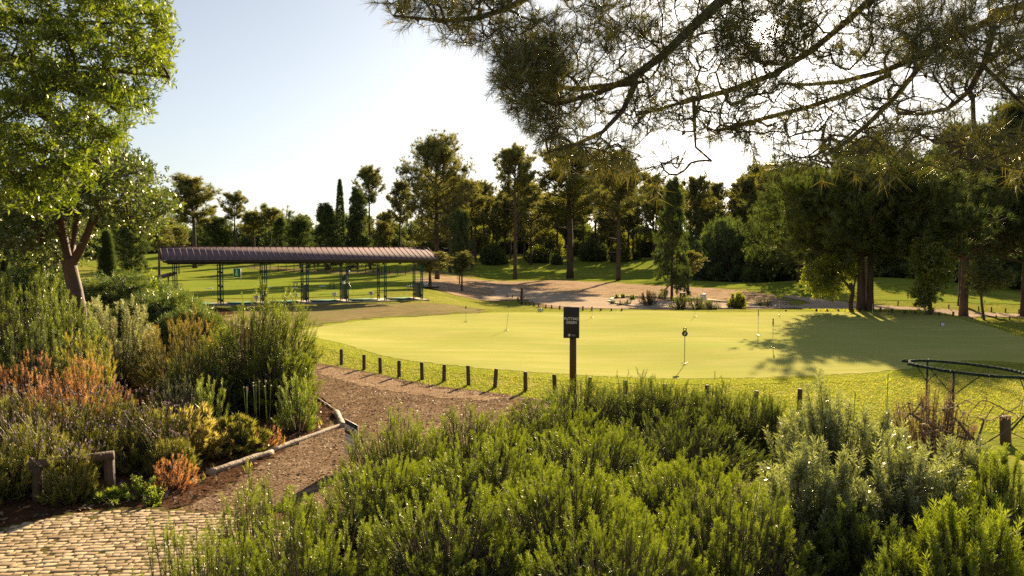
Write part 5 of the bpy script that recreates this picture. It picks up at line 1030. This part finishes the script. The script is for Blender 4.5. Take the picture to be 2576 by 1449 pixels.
for Y, x0, x1, stp, hh in ((152, 1760, 2700, 50, 5.0), (172, 1230, 2700, 66, 3.4), (195, 300, 2700, 52, 5.5), (225, 200, 2700, 60, 9)):
    x = x0
    while x < x1:
        px = x + r.normal(0, 10); YY = Y + r.normal(0, 5); X = at(px, 650, YY)[0]; L = (X, YY, float(gz(X, YY)) - .2); h = hh * (.6 + .7 * r.random()); w_ = h * (.55 + .4 * r.random()); key = 'bush_' + ['dk', 'dk', 'ol', 'ol', 'yg'][r.integers(0, 5)] + str(r.integers(0, 2))
        if px > 1800 and 'yg' in key: key = 'bush_dk0'
        plant('forest_bush', key, L, (w_, w_, h), r.random() * 6, 'undergrowth bush %s' % ('under the far trees beyond the shelter' if px < 1150 else 'among the forest trunks beyond the dirt clearing' if px < 1800 else 'in the dark right part of the forest'), 'bush', ug); x += stp * (.7 + .6 * r.random())
# trees left behind the garden and far left
for i, (px, Y, top, k, w_) in enumerate(((330, 90, 575, 'dark0', 1.1), (60, 80, 560, 'dark1', 1.2), (-60, 70, 520, 'pineB1', 1.0), (160, 110, 555, 'pineB0', 1.1), (250, 130, 560, 'dark0', 1.2), (450, 120, 580, 'pineB1', .9))):
    X = at(px, 650, Y)[0]; L = np.array([X, Y, float(gz(X, Y))]); H = at(px, top, Y)[2] - L[2]
    plant('background_tree', k, L, (H / 10.4 * w_, H / 10.4 * w_, H / 10.4), i * 1.3, 'dull green background tree behind the left garden, ' + ['just right of the squat cypress', 'near the left edge', 'cut by the left edge', 'behind the smaller twisted tree', 'behind the squat cypress', 'left of the shelter gable'][i], 'tree', 'trees behind the left garden')
# right foreground fill of dark big shrubs under the stone pines
for i, (px, Y, top, w_, k) in enumerate(((1850, 120, 560, 7, 'bush_dk0'), (1960, 105, 590, 6, 'bush_dk1'), (2240, 100, 560, 9, 'bush_dk0'), (2380, 96, 570, 9, 'bush_dk1'), (2500, 92, 560, 9, 'bush_dk0'), (2610, 86, 560, 9, 'bush_dk1'), (2090, 112, 560, 9, 'bush_dk1'))):
    X = at(px, 650, Y)[0]; z0 = float(gz(X, Y)); h = at(px, top, Y)[2] - z0; plant('dark_thicket', k, (X, Y, z0 - .2), (w_, w_ * .7, h), i, 'big dark thicket under the right hand pines, %s from the left' % ords[i], 'thicket', 'dark thickets behind the right hand pines')
# ================================================================ island bed shrubs
for i, (px, b, t, w_, ml, tp, lab) in enumerate(((1541, 766, 753, 20, 'rosedark', T_ROSF, 'left clipped ball shrub'), (1559, 769, 754, 18, 'rosedark', T_ROSF, 'middle clipped ball shrub'), (1578, 768, 752, 24, 'rosedark', T_ROSF, 'right darker ball shrub'), (1552, 752, 741, 11, 'weed', T_SMALL, 'left little upright shrub behind the balls'), (1567, 751, 739, 11, 'weed', T_SMALL, 'middle little upright shrub behind the balls'), (1590, 755, 741, 14, 'weed', T_SMALL, 'right little upright shrub behind the balls'),
   (1632, 770, 731, 46, 'rosedark', T_ROSF, 'loose green shrub left of the ragged conifer'), (1712, 779, 742, 60, 'rose', T_ROSF, 'wide rosemary clump left of the info board'), (1755, 779, 744, 70, 'rose', T_ROSF, 'wide rosemary clump around the info board'), (1790, 780, 755, 50, 'rose', T_ROSF, 'wide rosemary clump at the right of the info board'), (1853, 778, 738, 44, 'young', T_SMALL, 'pale yellow green shrub in the right part of the bed'), (1923, 774, 750, 44, 'rosedark', T_ROSF, 'small dark shrub at the right tip of the bed'))):
    L = gnd(px, b); k = F / L[1]; h = (b - t) / k; put('bed_shrub', shrub('b', 400 + i, w_ / k / 2, w_ / k / 2, h * .9, 420 if w_ > 30 else 260, tp, M[ml], max(h * .3, .16), lobes=7, twigs=20, inner=.6, low=.02, tw=.012, lob=.5), L, 'island bed: ' + lab, 'shrub', 'shrubs in the island bed')
# ================================================================ left garden
LG = 'shrubs in the left garden'
def LS(lab, *a, **k): SH(k.pop('name', 'garden_shrub'), lab, k.pop('cat', 'shrub'), *a, **k)
LS('large dark rosemary at the right end of the left garden', 632, 15.6, 755, 300, 3400, T_ROS, M['rose'], .22, name='rosemary_bush', cat='rosemary', group=LG, lobes=13, up=.5, spread=1.1, lean=(.18, 0))
LS('lower rosemary flank leaning over the path start', 700, 14.8, 850, 170, 1300, T_ROS, M['rose'], .22, name='rosemary_bush', cat='rosemary', group=LG, up=.7, spread=1)
LS('rusty brown shrub left beside the large dark rosemary', 455, 16.4, 800, 230, 1500, T_ROSF, M['orange'], .24, group=LG, up=1.1)
LS('dark green low part of the rosemary above the pale santolina', 500, 14.5, 880, 210, 1300, T_ROS, M['rosedark'], .2, name='rosemary_bush', cat='rosemary', group=LG)
LS('silver grey upright shrub in the middle of the left garden', 300, 16.5, 768, 210, 1300, T_GREY, M['silver'], .24, group=LG, up=1.4, spread=.4, inner=.6)
LS('small silver grey shrub below the reddish trunk', 235, 17.5, 752, 90, 420, T_GREY, M['silver'], .24, group=LG, up=1.4, spread=.4)
LS('tall olive green rosemary at the left edge', 40, 15, 695, 300, 2300, T_ROS, M['rose'], .24, name='rosemary_bush', cat='rosemary', group=LG, up=1.2, spread=.5, lobes=12)
LS('tall green shrub left of the reddish trunk', 120, 16.2, 705, 190, 1100, T_ROSF, M['rose'], .24, group=LG, up=1.2, spread=.5)
LS('olive green shrub in front of the reddish trunk', 165, 14.6, 760, 210, 1600, T_ROS, M['rose'], .23, name='rosemary_bush', cat='rosemary', group=LG, up=1.1, spread=.5)
LS('yellowish shrub above the red ground cover', 205, 13.4, 845, 180, 1100, T_ROSF, M['yellowg'], .18, group=LG)
LS('dark shrub between the rosemary and the yellowish shrub', 80, 13.4, 820, 220, 1200, T_ROS, M['rosedark'], .2, group=LG)
def juniper(seed, rx, ry, h, n):
    r = np.random.default_rng(seed); a = r.random(n) * 6.28; q = np.sqrt(r.random(n)); P = np.column_stack([np.cos(a) * q * rx, np.sin(a) * q * ry, h * (1 - q ** 2 * .75) * (.55 + .45 * r.random(n))]); tier = np.round(P[:, 2] / h * 5) / 5 * h; P[:, 2] = tier * .75 + P[:, 2] * .25; D = np.column_stack([np.cos(a), np.sin(a), .25 + .2 * r.random(n)]) + r.normal(0, .3, (n, 3)); g = Geo(); puts(g, T_FROND, P, D, .42, r); W = Geo(); k = r.choice(n, 60); segs(W, np.zeros((60, 3)), P[k], .03, .01, 4); return [('foliage', g, M['juni']), ('stems', W, M['twig'])]
for px, Y, top, wpx, lab in ((300, 24, 688, 360, 'wide layered spreading juniper below the squat cypress'), (400, 21, 738, 260, 'spreading juniper in front of the left end of the shelter'), (90, 25, 672, 300, 'spreading juniper at the far left behind the garden'), (480, 19.5, 778, 150, 'small low juniper behind the rusty shrub')):
    L, h, rx = sloc(px, Y, top, wpx); put('juniper', juniper(int(px), rx, rx * .7, h * .92, 2600), L, lab, 'juniper', LG)
LS('thin pale green sapling tips above the spreading juniper', 378, 22, 690, 40, 60, T_SMALL, M['weed'], .3, group=LG, up=1.5, spread=.2)
LS('pale grey santolina cushion near the path bend', 440, 13.0, 945, 150, 1100, T_OLD, M['silver'], .10, name='santolina', group=LG, lobes=12)
LS('upright fresh green shrub left of the large dark rosemary foot', 520, 12.6, 958, 110, 520, T_ROSF, M['weed'], .2, group=LG, up=1.5, spread=.3)
LS('tall loose green plant where the bed meets the path', 745, 13.6, 945, 110, 520, T_ROSF, M['weed'], .2, group=LG, up=1.5, spread=.3, inner=.7)
LS('loose dry straw coloured clump right of the lavender', 480, 11.8, 1015, 170, 420, T_GRASS, M['drygrass'], .22, name='grass_clump', cat='grass clump', group=LG, inner=.9, low=0)
LS('mixed green and straw clump near the red weeds', 590, 12.2, 1040, 160, 420, T_GRASS, M['lavl'], .2, name='grass_clump', cat='grass clump', group=LG, inner=.9, low=0)
LS('reddish low weed beside the path logs', 655, 12.4, 1070, 110, 300, T_OLD, M['redw'], .10, name='red_weed', cat='weed', group=LG, inner=.9, low=0)
LS('bright reddish weed beside the corner rail', 425, 10.3, 1145, 120, 420, T_OLD, M['redw'], .11, name='red_weed', cat='weed', group=LG, inner=.9, low=0)
LS('green and orange weed above the log joint', 560, 12.0, 1085, 130, 300, T_SMALL, M['orange'], .11, name='red_weed', cat='weed', group=LG, inner=.9, low=0)
LS('small green weed right of the corner post', 340, 9.9, 1195, 90, 200, T_SMALL, M['weed'], .11, name='green_weed', cat='weed', group=LG, inner=.9, low=0)
LS('tiny green weed on the mulch near the cobbles', 375, 9.6, 1225, 50, 110, T_SMALL, M['weed'], .08, name='green_weed', cat='weed', group=LG, inner=.9, low=0)
LS('grass tuft at the foot of the corner post', 265, 9.75, 1238, 110, 90, T_GRASS, M['weed'], .16, name='grass_tuft', cat='grass tuft', group=LG, inner=.9, low=0)
# red succulent ground cover
for px, Y, top, w_, lab in ((70, 12.6, 895, 300, 'left patch'), (190, 12.2, 905, 260, 'right patch')):
    LS('coral red ground cover behind the lavender, ' + lab, px, Y, top + 8, w_, 1500, T_OLD, M['redw'], .13, name='red_groundcover', cat='ground cover', group=LG, inner=.5, up=1.4, spread=.3)
# lavender plants with flower heads
def lavender(seed, rx, ry, h, n, nf):
    r = np.random.default_rng(seed); parts = shrub('l', seed, rx, ry, h * .72, n, T_ROSF, M['lavl'], .17, lobes=8, up=1.0, spread=.7, inner=.7, twigs=60, low=.05); a = r.random(nf) * 6.28; q = np.sqrt(r.random(nf)); A = np.column_stack([np.cos(a) * q * rx * .8, np.sin(a) * q * ry * .8, h * .55 * np.ones(nf)]); B = A + np.column_stack([np.cos(a) * q * .14 + r.normal(0, .07, nf), np.sin(a) * q * .1 + r.normal(0, .05, nf), h * .22 + .20 * r.random(nf)]); Mi = (A + B) / 2 + r.normal(0, .02, (nf, 3))
    S = Geo(); segs(S, A, Mi, .0022, .0018, 3, r.random(nf)); segs(S, Mi, B, .0018, .0015, 3, r.random(nf)); Hd = Geo(); V = np.array([[0, 0, 0], [.3, 0, .35], [0, .3, .4], [-.3, 0, .35], [0, -.3, .4], [.22, .1, .8], [-.2, .12, .85], [0, -.2, .8], [0, 0, 1.1], [.35, .2, 1.3], [-.3, -.2, 1.35]])
    f = np.array([[0, 1, 2], [0, 2, 3], [0, 3, 4], [0, 4, 1], [1, 5, 2], [2, 6, 3], [3, 7, 4], [4, 5, 1], [5, 6, 2], [6, 7, 3], [7, 5, 4], [5, 8, 6], [6, 8, 7], [7, 8, 5], [8, 9, 5], [8, 10, 7]]); place(Hd, V, f, B, B - Mi + [0, 0, .02], .028 + .012 * r.random(nf), r)
    return [('leaves', parts[0][1], M['lavl']), ('woody_stems', parts[1][1], M['twig']), ('flower_stalks', S, M['lavl']), ('flower_heads', Hd, M['lavf'])]
lv = ((165, 9.75, 1105, 120, 'small one hiding the end of the corner rail'), (20, 11.4, 935, 240, 'at the left edge under the red ground cover'), (150, 11.6, 945, 260, 'just below the coral red ground cover'), (290, 11.8, 955, 230, 'left of the pale santolina'), (400, 11.6, 985, 170, 'below the pale santolina'), (60, 10.2, 1010, 280, 'large one in the left middle'), (200, 11.4, 1010, 280, 'large one above the corner rail'), (340, 11.2, 1040, 220, 'right end of the lavender drift'), (40, 10.4, 1050, 260, 'leaning over the corner rail'), (-20, 9.9, 1070, 240, 'nearest, cut by the left edge'), (215, 11.0, 1050, 200, 'directly above the corner post'), (420, 10.9, 1075, 110, 'small one beside the straw clump'))
for i, (px, Y, top, w_, lab) in enumerate(lv):
    L, h, rx = sloc(px, Y, top, w_); put('lavender_plant', lavender(600 + i, rx * 1.1, rx * .9, h * .94, 1300, 62), L, 'mauve flowered lavender bush ' + lab, 'lavender', 'lavender plants in the left garden')
# thin flowering weed stalks before the large rosemary
r = np.random.default_rng(71)
for i, (px, top) in enumerate(((618, 975), (646, 960), (668, 950), (700, 965))):
    Y = 13.0; L = np.array([at(px, 700, Y)[0], Y, 0]); L[2] = float(gz(L[0], Y)); g = Geo(); t = thing('seed_stalk', L, 'thin weed stalk with pale seed heads before the large rosemary, %s from left' % ords[i], 'weed', 'pale headed weed stalks'); T_ = at(px, top, Y); H2 = Geo()
    for k in range(4): e = T_ + r.normal(0, .05, 3) * [1, 1, 1] - [0, 0, .03 * k]; addtube(g, [L, (L + e) / 2 + r.normal(0, .02, 3), e], .003, 4); place(H2, ico, fi, [e], [[0, 0, 1.]], .017, r)
    build('stalks', g, M['weed'], t); build('seed_heads', H2, leafmat('pale_seed_head', (.5, .42, .3), (.65, .6, .45), .3), t)
# weeds and grass scattered on the bed and in the joints of the cobbles
q = in_poly(BEDP, 1500, ymin=8.8, ymax=15); q = q[(np.sin(q[:, 0] * 2.3) + np.cos(q[:, 1] * 2.9) + rng.normal(0, .7, len(q))) > .5]; blades('bed_weeds', q, .04, .14, M['weed'], .008, .4)
q = in_poly(COBP, 1400, ymin=6.5, ymax=10.5); q = q[(np.sin(q[:, 0] * 3.3 + 1) + np.cos(q[:, 1] * 4.1) + rng.normal(0, .9, len(q))) > .9]; q = q + 0; blades('joint_weeds', q, .03, .05, M['weed'], .005, .5)
q = in_poly(BEDP, 2600, ymin=9.5, ymax=14.5); q = q[(np.sin(q[:, 0] * 1.7 + 2) + np.cos(q[:, 1] * 2.1 + 1) + rng.normal(0, .6, len(q))) > .3]; blades('dry_tufts', q, .08, .2, M['drygrass'], .006, .5)
# ================================================================ dead brown shrub at the right
T_DEAD = [tpl_stem(tpl_needles(9, .30, .022, 20, 70, (.25, .98), s, .1), .022) for s in (61, 62)]
SH('dead_shrub', 'dense brown twiggy dead shrub below the left leg of the bag rack', 'shrub', 2345, 8.7, 985, 260, 2300, T_DEAD, M['deadleaf'], .17, depth=.7, up=.7, spread=1.0, tw=.005, mold=M['deadtwig'])
def dead_shrub():
    r = np.random.default_rng(88); Y = 8.4; X = at(2450, 700, Y)[0]; base = np.array([X, Y, float(gz(X, Y))]); q = inpoly([(2235, 1060), (2260, 1015), (2330, 985), (2380, 1000), (2460, 985), (2500, 1005), (2470, 1060), (2440, 1110), (2300, 1110)], 120, r); q2 = inpoly([(2480, 1050), (2576, 980), (2580, 1010), (2520, 1070)], 10, r); q = np.vstack([q, q2]); tg = np.array([at(p[0], p[1], Y - .5 + 1.0 * r.random()) for p in q])
    root, rad = skeleton([(-1, [base - [0, 0, .1], at(2462, 1130, Y), at(2445, 1100, Y)], .024, .018), (0, [at(2462, 1130, Y), at(2410, 1060, Y), at(2370, 1030, Y)], .02, .008), (0, [at(2455, 1120, Y), at(2475, 1060, Y), at(2500, 1020, Y)], .016, .006), (0, [at(2450, 1110, Y), at(2360, 1080, Y), at(2290, 1040, Y)], .016, .006), (0, [at(2462, 1125, Y), at(2520, 1090, Y), at(2565, 1050, Y), at(2574, 1000, Y)], .012, .003)])
    A, par, tips = colonize(root, tg, .09, 8, jit=.08, pref=1.2); W = Geo(); wood(W, A, par, .0026, .02, .32, 4, fixed=rad); t = thing('dead_shrub', base, 'leafless brown branches of a dead shrub spreading right beside the timber stump', 'shrub'); build('branches', W, M['deadtwig'], t)
    P = A[tips]; g = Geo(); V = np.array([[0, 0, 0], [.12, 0, .5], [-.12, 0, .5], [0, 0, 1.]]); k = r.choice(len(A), 500); k = k[k > len(root)]; place(g, V, np.array([[0, 1, 3], [0, 3, 2]]), A[k], r.normal(0, .5, (len(k), 3)) + [0, 0, -.6], .045, r); build('dry_leaves', g, M['deadleaf'], t)
dead_shrub()
